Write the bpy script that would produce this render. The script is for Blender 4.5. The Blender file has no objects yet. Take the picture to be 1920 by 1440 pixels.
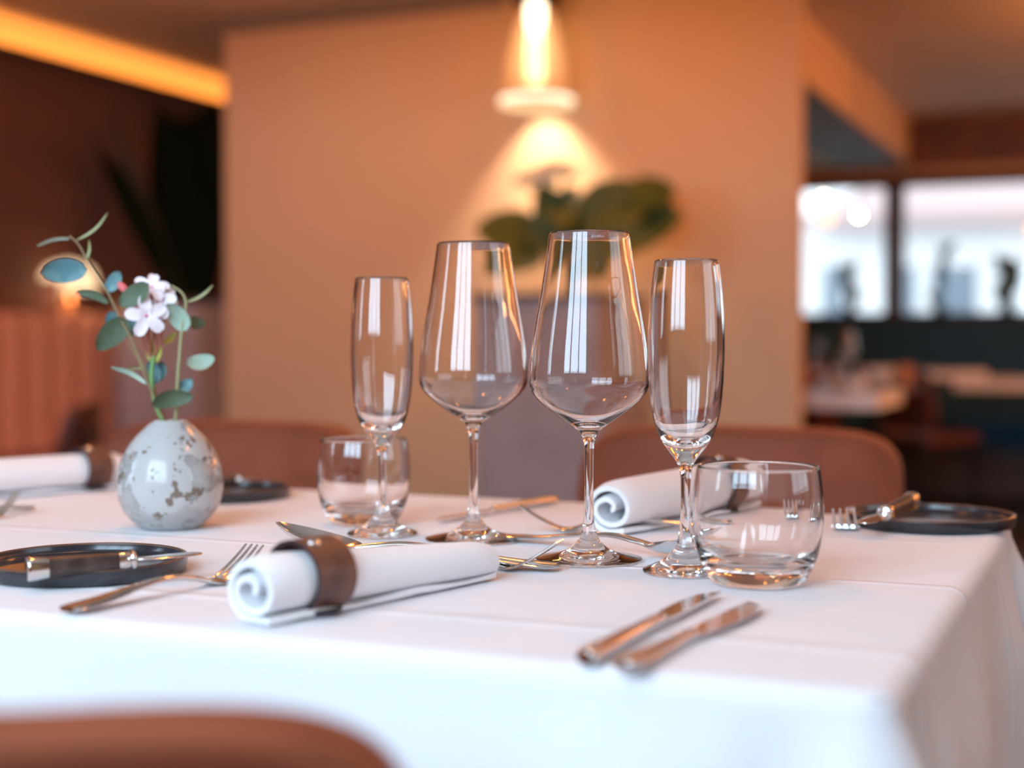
import bpy, math, random
from mathutils import Vector, Matrix
PI = math.pi
R = math.radians
rnd = random.Random(7)
scn = bpy.context.scene
COL = scn.collection

# ------------------------------------------------------------------ camera frame
F = 2700.0
YAW = R(23.3)
ALPHA = math.atan(75 / F)
EYE = Vector((0, 0, 0.91))
RT = Vector((math.cos(YAW), math.sin(YAW), 0))
F0 = Vector((-math.sin(YAW), math.cos(YAW), 0))
FWD = F0 * math.cos(ALPHA) - Vector((0, 0, 1)) * math.sin(ALPHA)
UP = F0 * math.sin(ALPHA) + Vector((0, 0, 1)) * math.cos(ALPHA)

def ray(px, py):
    return RT * ((px - 960) / F) + UP * ((720 - py) / F) + FWD

def at(px, py, z=0.75):
    d = ray(px, py)
    return EYE + d * ((z - EYE.z) / d.z)

def atD(px, py, D):
    d = ray(px, py)
    return EYE + d * (D / d.dot(F0))

def atY(px, Y):
    """horizontal position of pixel column px on the room plane y = Y (z = 0)"""
    d = ray(px, 645)
    p = EYE + d * (Y / d.y)
    return Vector((p.x, p.y, 0))

TZ = 0.75          # cloth surface height

# ------------------------------------------------------------------ object helpers
def empty(name, loc=(0, 0, 0), label=None, cat=None, group=None):
    o = bpy.data.objects.new(name, None)
    COL.objects.link(o)
    o.location = loc
    o.empty_display_size = 0.05
    if label: o['label'] = label
    if cat: o['category'] = cat
    if group: o['group'] = group
    return o

def tag(o, label, cat, group=None, kind=None):
    o['label'] = label
    o['category'] = cat
    if group: o['group'] = group
    if kind: o['kind'] = kind
    return o

def obj(name, vf, mat, parent=None, smooth=40, label=None):
    verts, faces = vf[0], vf[1]
    ofs = Vector((0, 0, 0))
    p = parent
    while p is not None:
        ofs += p.location
        p = p.parent
    me = bpy.data.meshes.new(name)
    me.from_pydata([tuple(Vector(v) - ofs) for v in verts], [], faces)
    me.update()
    if smooth:
        me.polygons.foreach_set('use_smooth', [True] * len(me.polygons))
        if smooth < 180:
            try: me.set_sharp_from_angle(angle=R(smooth))
            except Exception: pass
    me.materials.append(mat)
    o = bpy.data.objects.new(name, me)
    COL.objects.link(o)
    if parent is not None: o.parent = parent
    if label: o['label'] = label
    return o

def single(name, vf, mat, label, cat, group=None, smooth=40, origin=None):
    """a one-mesh thing with its origin at its base"""
    vs = [Vector(v) for v in vf[0]]
    if origin is None:
        cx = sum(v.x for v in vs) / len(vs); cy = sum(v.y for v in vs) / len(vs)
        origin = Vector((cx, cy, min(v.z for v in vs)))
    o = obj(name, ([v - Vector(origin) for v in vs], vf[1]), mat, None, smooth)
    o.location = origin
    return tag(o, label, cat, group)

def struct(name, vf, mat, smooth=0, parent=None):
    o = obj(name, vf, mat, parent, smooth)
    if parent is None: o['kind'] = 'structure'
    return o

def join(*parts):
    V, Fc = [], []
    for v, f in parts:
        n = len(V)
        V += [Vector(a) for a in v]
        Fc += [tuple(i + n for i in q) for q in f]
    return V, Fc

def xf(vf, M):
    return [M @ Vector(v) for v in vf[0]], vf[1]

def frame(origin, xdir, zdir=(0, 0, 1)):
    x = Vector(xdir).normalized()
    z = Vector(zdir)
    y = z.cross(x).normalized()
    z = x.cross(y).normalized()
    M = Matrix(((x.x, y.x, z.x, origin[0]), (x.y, y.y, z.y, origin[1]), (x.z, y.z, z.z, origin[2]), (0, 0, 0, 1)))
    return M

def box(x0, x1, y0, y1, z0, z1):
    v = [(x0, y0, z0), (x1, y0, z0), (x1, y1, z0), (x0, y1, z0), (x0, y0, z1), (x1, y0, z1), (x1, y1, z1), (x0, y1, z1)]
    f = [(0, 3, 2, 1), (4, 5, 6, 7), (0, 1, 5, 4), (1, 2, 6, 5), (2, 3, 7, 6), (3, 0, 4, 7)]
    return v, f

def rbox(x0, x1, y0, y1, z0, z1, r=0.01, n=4):
    """box with rounded vertical corners and softened top/bottom edges"""
    def ring(z, ins):
        pts = []
        for cx, cy, a0 in ((x1 - r, y1 - r, 0), (x0 + r, y1 - r, 90), (x0 + r, y0 + r, 180), (x1 - r, y0 + r, 270)):
            for k in range(n + 1):
                a = R(a0 + 90 * k / n)
                rr = max(r - ins, 0.0001)
                pts.append((cx + rr * math.cos(a), cy + rr * math.sin(a), z))
        return pts
    e = min(r * 0.8, (z1 - z0) * 0.45)
    rings = []
    for k in range(n + 1):
        a = R(90 * k / n)
        rings.append(ring(z0 + e * (1 - math.sin(a)), e * (1 - math.cos(a)) if k < n else 0))
    rings = [ring(z0 + e * (1 - math.sin(R(90 * k / n))), e * (1 - math.cos(R(90 * (1 - k / n)))) if False else e * (1 - math.sin(R(90 * k / n)) ** 0.5)) for k in range(n + 1)]
    rings += [ring(z1 - e * (1 - math.sin(R(90 * (1 - k / n)))), e * (1 - math.sin(R(90 * (1 - k / n))) ** 0.5)) for k in range(n + 1)]
    m = len(rings[0])
    V = [p for rg in rings for p in rg]
    Fc = []
    for i in range(len(rings) - 1):
        for j in range(m):
            a, b = i * m + j, i * m + (j + 1) % m
            Fc.append((a, b, b + m, a + m))
    Fc.append(tuple(reversed(range(m))))
    Fc.append(tuple((len(rings) - 1) * m + j for j in range(m)))
    return V, Fc

def crom(pts, n):
    """Catmull-Rom resample; pts tuples of any length, n segments per span"""
    out = []
    P = [tuple(p) for p in pts]
    Q = [P[0]] + P + [P[-1]]
    for i in range(1, len(Q) - 2):
        p0, p1, p2, p3 = Q[i - 1], Q[i], Q[i + 1], Q[i + 2]
        for k in range(n):
            t = k / n
            out.append(tuple(0.5 * ((2 * b) + (-a + c) * t + (2 * a - 5 * b + 4 * c - d) * t * t + (-a + 3 * b - 3 * c + d) * t ** 3)
                             for a, b, c, d in zip(p0, p1, p2, p3)))
    out.append(P[-1])
    return out

def lathe(profile, c=(0, 0, 0), n=64, close0=False, close1=False):
    """profile (r,z) running up the outside and down the inside; outward faces"""
    V, Fc = [], []
    rows = []
    for r, z in profile:
        if r < 1e-6:
            V.append((c[0], c[1], c[2] + z)); rows.append([len(V) - 1] * n)
        else:
            row = []
            for j in range(n):
                a = 2 * PI * j / n
                V.append((c[0] + r * math.cos(a), c[1] + r * math.sin(a), c[2] + z)); row.append(len(V) - 1)
            rows.append(row)
    for i in range(len(rows) - 1):
        A, B = rows[i], rows[i + 1]
        for j in range(n):
            k = (j + 1) % n
            q = []
            for v in (A[j], A[k], B[k], B[j]):
                if v not in q: q.append(v)
            if len(q) > 2: Fc.append(tuple(q))
    if close0: Fc.append(tuple(reversed(rows[0])))
    if close1: Fc.append(tuple(rows[-1]))
    return V, Fc

def sweep(path, sect, caps=True, up=(0, 0, 1)):
    """sweep a section along a path. sect(i, t) -> list of (side, up) offsets"""
    P = [Vector(p) for p in path]
    V, Fc = [], []
    m = None
    prev = None
    for i, p in enumerate(P):
        t = (P[min(i + 1, len(P) - 1)] - P[max(i - 1, 0)]).normalized()
        if prev is None:
            u = Vector(up)
            s = t.cross(u)
            if s.length < 1e-3: s = t.cross(Vector((0, 1, 0)))
            s.normalize()
        else:
            s = prev - t * prev.dot(t)
            s.normalize()
        prev = s
        w = s.cross(t).normalized()
        pts = sect(i, i / (len(P) - 1))
        m = len(pts)
        V += [p + s * a + w * b for a, b in pts]
    for i in range(len(P) - 1):
        for j in range(m):
            a, b = i * m + j, i * m + (j + 1) % m
            Fc.append((a, b, b + m, a + m))
    if caps:
        Fc.append(tuple(reversed(range(m))))
        Fc.append(tuple((len(P) - 1) * m + j for j in range(m)))
    return V, Fc

def tube(path, rad, n=10, caps=True):
    f = rad if callable(rad) else (lambda t: rad)
    return sweep(path, lambda i, t: [(f(t) * math.cos(2 * PI * k / n), f(t) * math.sin(2 * PI * k / n)) for k in range(n)], caps)

def superell(w, h, n=12, e=0.7):
    o = []
    for k in range(n):
        a = 2 * PI * k / n
        c, s = math.cos(a), math.sin(a)
        o.append((w * math.copysign(abs(c) ** e, c), h * math.copysign(abs(s) ** e, s)))
    return o

def smoothstep(a, b, x):
    t = max(0, min(1, (x - a) / (b - a)))
    return t * t * (3 - 2 * t)

# ------------------------------------------------------------------ materials
def mat(name, col, rough=0.5, metal=0.0, noise=0, ncol=None, nmix=(0.45, 0.6), bump=0, bscale=200, coat=0, sheen=0, spec=0.5, ndetail=4, trans=0, ior=1.5, sss=0):
    m = bpy.data.materials.new(name)
    m.use_nodes = True
    nt = m.node_tree
    b = nt.nodes['Principled BSDF']
    b.inputs['Base Color'].default_value = (*col, 1)
    b.inputs['Roughness'].default_value = rough
    b.inputs['Metallic'].default_value = metal
    b.inputs['Specular IOR Level'].default_value = spec
    b.inputs['IOR'].default_value = ior
    if coat:
        b.inputs['Coat Weight'].default_value = coat
        b.inputs['Coat Roughness'].default_value = 0.08
    if sheen:
        b.inputs['Sheen Weight'].default_value = sheen
    if trans: b.inputs['Transmission Weight'].default_value = trans
    tc = nt.nodes.new('ShaderNodeTexCoord')
    if noise:
        n = nt.nodes.new('ShaderNodeTexNoise')
        n.inputs['Scale'].default_value = noise
        n.inputs['Detail'].default_value = ndetail
        nt.links.new(tc.outputs['Object'], n.inputs['Vector'])
        r = nt.nodes.new('ShaderNodeValToRGB')
        r.color_ramp.elements[0].position = nmix[0]
        r.color_ramp.elements[1].position = nmix[1]
        r.color_ramp.elements[0].color = (*col, 1)
        r.color_ramp.elements[1].color = (*(ncol or col), 1)
        nt.links.new(n.outputs['Fac'], r.inputs['Fac'])
        nt.links.new(r.outputs['Color'], b.inputs['Base Color'])
    if bump:
        n2 = nt.nodes.new('ShaderNodeTexNoise')
        n2.inputs['Scale'].default_value = bscale
        n2.inputs['Detail'].default_value = 3
        nt.links.new(tc.outputs['Object'], n2.inputs['Vector'])
        bp = nt.nodes.new('ShaderNodeBump')
        bp.inputs['Strength'].default_value = bump
        bp.inputs['Distance'].default_value = 0.002
        nt.links.new(n2.outputs['Fac'], bp.inputs['Height'])
        nt.links.new(bp.outputs['Normal'], b.inputs['Normal'])
    return m

def emit(name, col, s):
    m = bpy.data.materials.new(name)
    m.use_nodes = True
    nt = m.node_tree
    nt.nodes.clear()
    e = nt.nodes.new('ShaderNodeEmission')
    e.inputs['Color'].default_value = (*col, 1)
    e.inputs['Strength'].default_value = s
    o = nt.nodes.new('ShaderNodeOutputMaterial')
    nt.links.new(e.outputs[0], o.inputs[0])
    return m

def glassmat(name, ior=1.5, tint=(1, 1, 1)):
    m = bpy.data.materials.new(name)
    m.use_nodes = True
    nt = m.node_tree
    nt.nodes.clear()
    g = nt.nodes.new('ShaderNodeBsdfGlass')
    g.inputs['IOR'].default_value = ior
    g.inputs['Roughness'].default_value = 0.0
    g.inputs['Color'].default_value = (*tint, 1)
    o = nt.nodes.new('ShaderNodeOutputMaterial')
    nt.links.new(g.outputs[0], o.inputs[0])
    return m

M = {}
M['wall'] = mat('plaster_beige', (0.66, 0.47, 0.31), 0.85, bump=0.15, bscale=60)
M['ceiling'] = mat('ceiling_paint', (0.72, 0.60, 0.52), 0.9)
M['darkwall'] = mat('dark_brown_wall', (0.12, 0.052, 0.038), 0.75, noise=3, ncol=(0.15, 0.065, 0.045))
M['trimgrey'] = mat('grey_trim', (0.22, 0.2, 0.2), 0.7)
M['floor'] = mat('dark_floor', (0.018, 0.016, 0.018), 0.45, noise=4, ncol=(0.03, 0.026, 0.026))
M['cloth'] = mat('white_cotton', (0.79, 0.785, 0.82), 0.85, bump=0.08, bscale=900, sheen=0.1)
M['napkin'] = mat('napkin_cotton', (0.84, 0.835, 0.86), 0.9, bump=0.1, bscale=1200, sheen=0.1)
M['leather'] = mat('tan_leather', (0.27, 0.075, 0.036), 0.55, spec=0.22, noise=8, ncol=(0.23, 0.064, 0.031), bump=0.1, bscale=500)
M['leatherdark'] = mat('dark_brown_leather', (0.10, 0.028, 0.018), 0.45, noise=8, ncol=(0.085, 0.024, 0.016))
M['strap'] = mat('strap_leather', (0.15, 0.055, 0.032), 0.38, noise=40, ncol=(0.09, 0.032, 0.022), bump=0.15, bscale=900)
M['strapedge'] = mat('strap_edge', (0.02, 0.01, 0.015), 0.5)
M['steel'] = mat('polished_steel', (0.72, 0.70, 0.68), 0.13, metal=1.0)
M['steel2'] = mat('brushed_steel', (0.55, 0.53, 0.52), 0.25, metal=1.0)
M['plate'] = mat('dark_stoneware', (0.018, 0.019, 0.025), 0.25, noise=30, ncol=(0.035, 0.037, 0.046), nmix=(0.4, 0.75), coat=0.3)
M['platerim'] = mat('plate_rim_brown', (0.12, 0.06, 0.04), 0.3)
M['horn'] = mat('dark_horn', (0.035, 0.02, 0.016), 0.35, noise=60, ncol=(0.09, 0.055, 0.045), nmix=(0.4, 0.7))
M['glass'] = glassmat('clear_glass', 1.47)
M['leg'] = mat('black_metal', (0.015, 0.015, 0.015), 0.4, metal=0.6)
M['wood'] = mat('dark_wood', (0.05, 0.022, 0.014), 0.45, noise=5, ncol=(0.075, 0.033, 0.02))
M['woodbrown'] = mat('brown_wood', (0.13, 0.055, 0.03), 0.4, noise=5, ncol=(0.17, 0.07, 0.035))
M['tabletop'] = mat('table_board', (0.3, 0.2, 0.12), 0.6)
M['planter'] = mat('grey_planter', (0.40, 0.355, 0.385), 0.8, noise=6, ncol=(0.35, 0.31, 0.33))
M['soil'] = mat('dark_soil', (0.03, 0.02, 0.018), 0.9)
M['leafdark'] = mat('dark_leaf', (0.035, 0.07, 0.015), 0.5, noise=12, ncol=(0.07, 0.10, 0.02))
M['leafblack'] = mat('blade_leaf', (0.004, 0.007, 0.002), 0.9, spec=0.1)
M['leafbrown'] = mat('dry_blade_leaf', (0.035, 0.022, 0.01), 0.7)
M['blossom'] = mat('cream_blossom', (0.75, 0.72, 0.55), 0.7)
M['euc'] = mat('eucalyptus_green', (0.085, 0.13, 0.075), 0.6, noise=60, ncol=(0.11, 0.155, 0.095))
M['eucblue'] = mat('eucalyptus_blue', (0.085, 0.21, 0.24), 0.5, noise=90, ncol=(0.14, 0.28, 0.28))
M['eucpale'] = mat('eucalyptus_pale', (0.33, 0.46, 0.37), 0.6, noise=60, ncol=(0.40, 0.52, 0.42))
M['stem'] = mat('sprig_stem', (0.25, 0.18, 0.09), 0.6)
M['stempale'] = mat('pale_stem', (0.36, 0.36, 0.18), 0.6)
M['stemgreen'] = mat('green_stem', (0.16, 0.36, 0.10), 0.5)
M['petal'] = mat('white_petal', (0.92, 0.86, 0.92), 0.5)
M['petalpink'] = mat('pink_throat', (0.72, 0.30, 0.42), 0.5)
M['bud'] = mat('coral_bud', (0.75, 0.16, 0.17), 0.5)
M['flowertube'] = mat('red_flower_tube', (0.30, 0.09, 0.05), 0.5)
M['sepal'] = mat('yellow_green_sepal', (0.38, 0.36, 0.06), 0.5)
M['panel'] = mat('pink_upholstery', (0.60, 0.30, 0.22), 0.8)
M['bluefabric'] = mat('dark_blue_fabric', (0.008, 0.07, 0.15), 0.8, sheen=0.1)
M['whitecer'] = mat('white_ceramic', (0.75, 0.76, 0.8), 0.3)
M['frame'] = mat('dark_window_frame', (0.045, 0.018, 0.012), 0.5)
M['framegrey'] = mat('grey_window_frame', (0.05, 0.05, 0.06), 0.5)
M['sill'] = mat('sill_wood', (0.45, 0.30, 0.24), 0.6)
M['facade'] = mat('white_facade', (0.8, 0.82, 0.84), 0.8)
M['roof'] = mat('pinkish_roof', (0.48, 0.36, 0.36), 0.8)
M['extglass'] = mat('house_window_glass', (0.18, 0.24, 0.30), 0.2)
M['ground'] = mat('paving', (0.4, 0.4, 0.4), 0.9)
M['plantgreen'] = mat('sill_plant_green', (0.02, 0.05, 0.02), 0.6)
M['shade'] = mat('ribbed_glass_shade', (0.9, 0.75, 0.5), 0.4, trans=0.0)
M['amber'] = mat('amber_ceramic', (0.55, 0.25, 0.12), 0.35)

# speckled vase glaze
def vase_mat():
    m = bpy.data.materials.new('speckled_glaze')
    m.use_nodes = True
    nt = m.node_tree; L = nt.links
    b = nt.nodes['Principled BSDF']
    b.inputs['Roughness'].default_value = 0.16
    tc = nt.nodes.new('ShaderNodeTexCoord')
    def noise(scale, detail, off, rough=0.5):
        mp = nt.nodes.new('ShaderNodeMapping'); mp.inputs['Location'].default_value = off
        n = nt.nodes.new('ShaderNodeTexNoise'); n.inputs['Scale'].default_value = scale
        n.inputs['Detail'].default_value = detail; n.inputs['Roughness'].default_value = rough
        L.new(tc.outputs['Object'], mp.inputs['Vector']); L.new(mp.outputs['Vector'], n.inputs['Vector'])
        return n
    def ramp(n, stops):
        r = nt.nodes.new('ShaderNodeValToRGB')
        els = r.color_ramp.elements
        while len(els) < len(stops): els.new(0.5)
        for e, (p, c) in zip(els, stops): e.position = p; e.color = (c, c, c, 1)
        L.new(n.outputs['Fac'], r.inputs['Fac']); return r
    def mix(fac, a, c):
        x = nt.nodes.new('ShaderNodeMix'); x.data_type = 'RGBA'
        L.new(fac, x.inputs['Factor'])
        if isinstance(a, tuple): x.inputs['A'].default_value = (*a, 1)
        else: L.new(a, x.inputs['A'])
        x.inputs['B'].default_value = (*c, 1)
        return x.outputs['Result']
    base = mix(noise(20, 3, (0, 0, 0)).outputs['Fac'], (0.46, 0.47, 0.47), (0.54, 0.53, 0.52))
    # grey rimmed patches
    grey = ramp(noise(30, 5, (3.1, 1.2, 0.4), 0.6), [(0.565, 0), (0.58, 0.85), (0.62, 0.45), (0.70, 0.35)])
    c = mix(grey.outputs['Color'], base, (0.24, 0.23, 0.22))
    brown = ramp(noise(75, 5, (7.3, 4.2, 2.4), 0.6), [(0.575, 0), (0.59, 0.9)])
    # brown specks stronger towards one side of the vase
    sx = nt.nodes.new('ShaderNodeSeparateXYZ'); L.new(tc.outputs['Object'], sx.inputs[0])
    c = mix(brown.outputs['Color'], c, (0.17, 0.12, 0.085))
    # unglazed lower band with a ragged edge
    zb = noise(22, 4, (1, 5, 2), 0.6)
    ma = nt.nodes.new('ShaderNodeMath'); ma.operation = 'MULTIPLY_ADD'
    L.new(zb.outputs['Fac'], ma.inputs[0]); ma.inputs[1].default_value = -0.07; ma.inputs[2].default_value = 0.035
    ad = nt.nodes.new('ShaderNodeMath'); ad.operation = 'ADD'
    L.new(sx.outputs['Z'], ad.inputs[0]); L.new(ma.outputs[0], ad.inputs[1])
    rr = nt.nodes.new('ShaderNodeValToRGB')
    e = rr.color_ramp.elements
    e[0].position = 0.0; e[0].color = (0.65, 0.65, 0.65, 1)
    e[1].position = 0.0185; e[1].color = (0, 0, 0, 1)
    x = e.new(0.017); x.color = (0.65, 0.65, 0.65, 1)
    L.new(ad.outputs[0], rr.inputs['Fac'])
    c = mix(rr.outputs['Color'], c, (0.38, 0.36, 0.35))
    L.new(c, b.inputs['Base Color'])
    n2 = noise(90, 3, (0, 0, 0))
    bp = nt.nodes.new('ShaderNodeBump'); bp.inputs['Strength'].default_value = 0.25; bp.inputs['Distance'].default_value = 0.0015
    L.new(n2.outputs['Fac'], bp.inputs['Height']); L.new(bp.outputs['Normal'], b.inputs['Normal'])
    return m
M['vase'] = vase_mat()

# ------------------------------------------------------------------ room shell
CZ = 2.30
XL, XR = -4.5, 3.2
YB, YF = -0.55, 9.23
struct('floor', box(XL - .2, XR + .2, YB - .2, YF + .2, -0.1, 0), M['floor'])
struct('ceiling', box(XL - .2, XR + .2, YB - .2, YF + .2, CZ, CZ + 0.1), M['ceiling'])
struct('wall_left', box(XL - .2, XL, YB - .2, YF + .2, 0, CZ), M['darkwall'])
SW = (0.2, 2.6, 0.95, 2.2)      # unseen side window, added to light the cloth side and glass edges
struct('wall_right', join(box(XR, XR + .2, YB - .2, SW[0], 0, CZ), box(XR, XR + .2, SW[1], YF + .2, 0, CZ),
       box(XR, XR + .2, SW[0], SW[1], 0, SW[2]), box(XR, XR + .2, SW[0], SW[1], SW[3], CZ)), M['wall'])
struct('daylight_block_beam_left', box(XL, -1.75, 2.94, 3.06, 1.95, CZ), M['wall'])  # unseen beam added to shade the partition's upper left from daylight
struct('daylight_block_beam', box(-1.75, XR, 2.94, 3.06, 1.75, CZ), M['wall'])     # unseen beam added to keep rear daylight off the upper partition

def wall_with_windows(name, y0, y1, wins, material):
    xs = sorted(wins)
    parts, x = [], XL
    for (a, b, z0, z1) in xs:
        parts.append(box(x, a, y0, y1, 0, CZ))
        parts.append(box(a, b, y0, y1, 0, z0))
        parts.append(box(a, b, y0, y1, z1, CZ))
        x = b
    parts.append(box(x, XR, y0, y1, 0, CZ))
    return struct(name, join(*parts), material)

# far wall with the window band (seen at the right)
WX0, WX1, WZ0, WZ1 = -2.6, 2.9, 1.075, 1.925
wall_with_windows('wall_back', YF, YF + .2, [(WX0, WX1, WZ0, WZ1)], M['woodbrown'])
# wall behind the camera, where the daylight enters
RW = (-1.3, 0.10, 1.0, 2.26)
RW2 = (-4.1, -2.9, 1.0, 2.26)  # second rear opening, added for more daylight from the left
wall_with_windows('wall_front', YB - .2, YB, [RW2, RW], M['wall'])

# far window: frame, mullion post, panes
w = empty('window_1'); w['kind'] = 'structure'
fr = [box(WX0, WX1, YF - .02, YF + .1, WZ0 - .02, WZ0 + .03), box(WX0, WX1, YF - .02, YF + .1, WZ1 - .035, WZ1 + .02)]
obj('window_frame', join(*fr), M['frame'], w, 0)
pxp = atY(1674, YF - .05)
for xc in (pxp.x, pxp.x + 1.9, pxp.x - 1.9):
    obj('window_post', box(xc - .055, xc + .055, YF - .06, YF + .08, 0.6, WZ1), M['frame'], w, 0)
obj('window_pane', box(WX0, WX1, YF + .12, YF + .126, WZ0, WZ1), M['glass'], w, 0)
struct('trim_1', box(WX0 - .2, WX1 + .2, YF - .05, YF, WZ1 + .02, WZ1 + .075), M['sill'])

# bulkhead running along the aisle towards the far window
bx = atY(1690, YF - .3).x
struct('trim_2', box(bx - 1.0, bx, 5.9, YF - .06, 2.02, CZ), M['wall'])
struct('trim_3', box(bx - 0.38, bx + .004, 5.9, YF - .06, 2.005, 2.02), M['trimgrey'])

# rear window and the added left one, with slim dark mullions
def rear_window(name, W, n):   # slim frame with upright mullions
    w = empty(name); w['kind'] = 'structure'
    a, b, z0, z1 = W
    fr = [box(a, b, YB - .12, YB - .04, z0, z0 + .04), box(a, b, YB - .12, YB - .04, z1 - .04, z1),
          box(a, a + .04, YB - .12, YB - .04, z0, z1), box(b - .04, b, YB - .12, YB - .04, z0, z1)]
    for k in range(1, n):
        x = a + (b - a) * k / n
        fr.append(box(x - .025, x + .025, YB - .12, YB - .04, z0, z1))
    obj('window_frame', join(*fr), M['framegrey'], w, 0)
rear_window('window_2', RW, 3)
rear_window('added_rear_window', RW2, 2)
w = empty('added_side_window'); w['kind'] = 'structure'  # frame of the side window added for cool light from the right
fr = [box(XR + .04, XR + .12, SW[0], SW[1], SW[2], SW[2] + .04), box(XR + .04, XR + .12, SW[0], SW[1], SW[3] - .04, SW[3])]
for k in range(4):
    y = SW[0] + (SW[1] - SW[0]) * k / 3
    fr.append(box(XR + .04, XR + .12, y - .03, y + .03, SW[2], SW[3]))
obj('window_frame', join(*fr), M['framegrey'], w, 0)

# the big beige partition behind the table
CY = 5.2
cl, cr = atY(424, CY), atY(1505, CY + .08)
struct('wall_middle', box(cl.x, cr.x, CY, CY + .08, 0, CZ), M['wall'])
struct('trim_4', box(cl.x + .01, cl.x + 1.3, CY - .06, CY, 2.235, CZ), M['trimgrey'])

# cove along the left wall
struct('trim_5', box(XL, XL + .10, YB, YF, 2.165, 2.185), M['darkwall'])
struct('trim_6', box(XL, XL + .012, YB, YF, 2.185, CZ), M['wall'])

# ------------------------------------------------------------------ dining table and cloth
TX0, TX1, TY0, TY1 = -1.52, -0.097, 0.665, 1.371
t = empty('dining_table', ((TX0 + TX1) / 2, (TY0 + TY1) / 2, 0), 'rectangular dining table hidden under the large white tablecloth', 'table')
obj('tabletop', rbox(TX0 + .004, TX1 - .004, TY0 + .004, TY1 - .004, 0.715, 0.746, 0.012), M['tabletop'], t)
for sx in (TX0 + .08, TX1 - .08):
    for sy in (TY0 + .08, TY1 - .08):
        obj('leg', rbox(sx - .03, sx + .03, sy - .03, sy + .03, 0, 0.715, 0.006), M['wood'], t)

def cloth():
    hw, hh = (TX1 - TX0) / 2, (TY1 - TY0) / 2
    cx, cy = (TX0 + TX1) / 2, (TY0 + TY1) / 2
    rc = 0.02
    per = []   # (x, y, nx, ny, cornerness, s)
    def side(x0, y0, x1, y1, nx, ny, n):
        for k in range(n):
            u = k / n
            u2 = u
            x, y = x0 + (x1 - x0) * u2, y0 + (y1 - y0) * u2
            L = math.hypot(x1 - x0, y1 - y0)
            d = min(u, 1 - u) * L
            per.append((x, y, nx, ny, math.exp(-d / 0.07), d))
    def corner(ccx, ccy, a0, n=14):
        for k in range(n):
            a = R(a0 + 90 * k / n)
            per.append((ccx + rc * math.cos(a), ccy + rc * math.sin(a), math.cos(a), math.sin(a), 1.0, 0))
    side(hw, -hh + rc, hw, hh - rc, 1, 0, 150); corner(hw - rc, hh - rc, 0)
    side(hw - rc, hh, -hw + rc, hh, 0, 1, 280); corner(-hw + rc, hh - rc, 90)
    side(-hw, hh - rc, -hw, -hh + rc, -1, 0, 150); corner(-hw + rc, -hh + rc, 180)
    side(-hw + rc, -hh, hw - rc, -hh, 0, -1, 280); corner(hw - rc, -hh + rc, 270)
    m = len(per)
    V, Fc = [Vector((cx, cy, TZ))], []
    rings = []
    er = 0.012
    S = [0.05, 0.15, 0.3, 0.45, 0.6, 0.72, 0.82, 0.9, 0.95, 0.98, 0.992]
    def lift(x, y):
        return 0.0006 * math.sin(x * 9 + 1) * math.sin(y * 11)
    for s in S:
        row = []
        for p in per:
            x, y = cx + (p[0] - er * p[2]) * s, cy + (p[1] - er * p[3]) * s
            V.append(Vector((x, y, TZ))); row.append(len(V) - 1)
        rings.append(row)
    er = 0.012
    drops = [k / 6 for k in range(7)]
    for q in drops:               # rounded edge
        a = R(90) * q
        row = []
        for p in per:
            x = cx + p[0] - er * p[2] + er * math.sin(a) * p[2]
            y = cy + p[1] - er * p[3] + er * math.sin(a) * p[3]
            V.append(Vector((x, y, TZ - er * (1 - math.cos(a))))); row.append(len(V) - 1)
        rings.append(row)
    H = 0.235
    nz = 20
    for k in range(1, nz + 1):
        h = H * k / nz
        row = []
        for i, p in enumerate(per):
            co = p[4]
            # the corner hangs as two soft pleats, flaring outwards as it falls
            g = smoothstep(-0.01, 0.10, h)
            ang = math.atan2(p[1], p[0])
            pl = 0
            if co > 0.02:
                sgn = p[5]
                pl = 0.046 * g * math.exp(-(p[5] / 0.013) ** 2) - 0.018 * g * math.exp(-((p[5] - 0.038) / 0.014) ** 2) + 0.010 * g * math.exp(-((p[5] - 0.12) / 0.045) ** 2)
            wav = 0.006 * g * math.sin(p[0] * 13 + p[1] * 17)
            out = pl + wav + 0.012 * g
            z = TZ - er - h - 0.06 * co * (h / H)
            x = cx + p[0] + p[2] * out
            y = cy + p[1] + p[3] * out
            V.append(Vector((x, y, z))); row.append(len(V) - 1)
        rings.append(row)
    for j in range(m):
        Fc.append((0, rings[0][j], rings[0][(j + 1) % m]))
    for A, B in zip(rings[:-1], rings[1:]):
        for j in range(m):
            k = (j + 1) % m
            Fc.append((A[j], B[j], B[k], A[k]))
    return V, Fc

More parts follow.
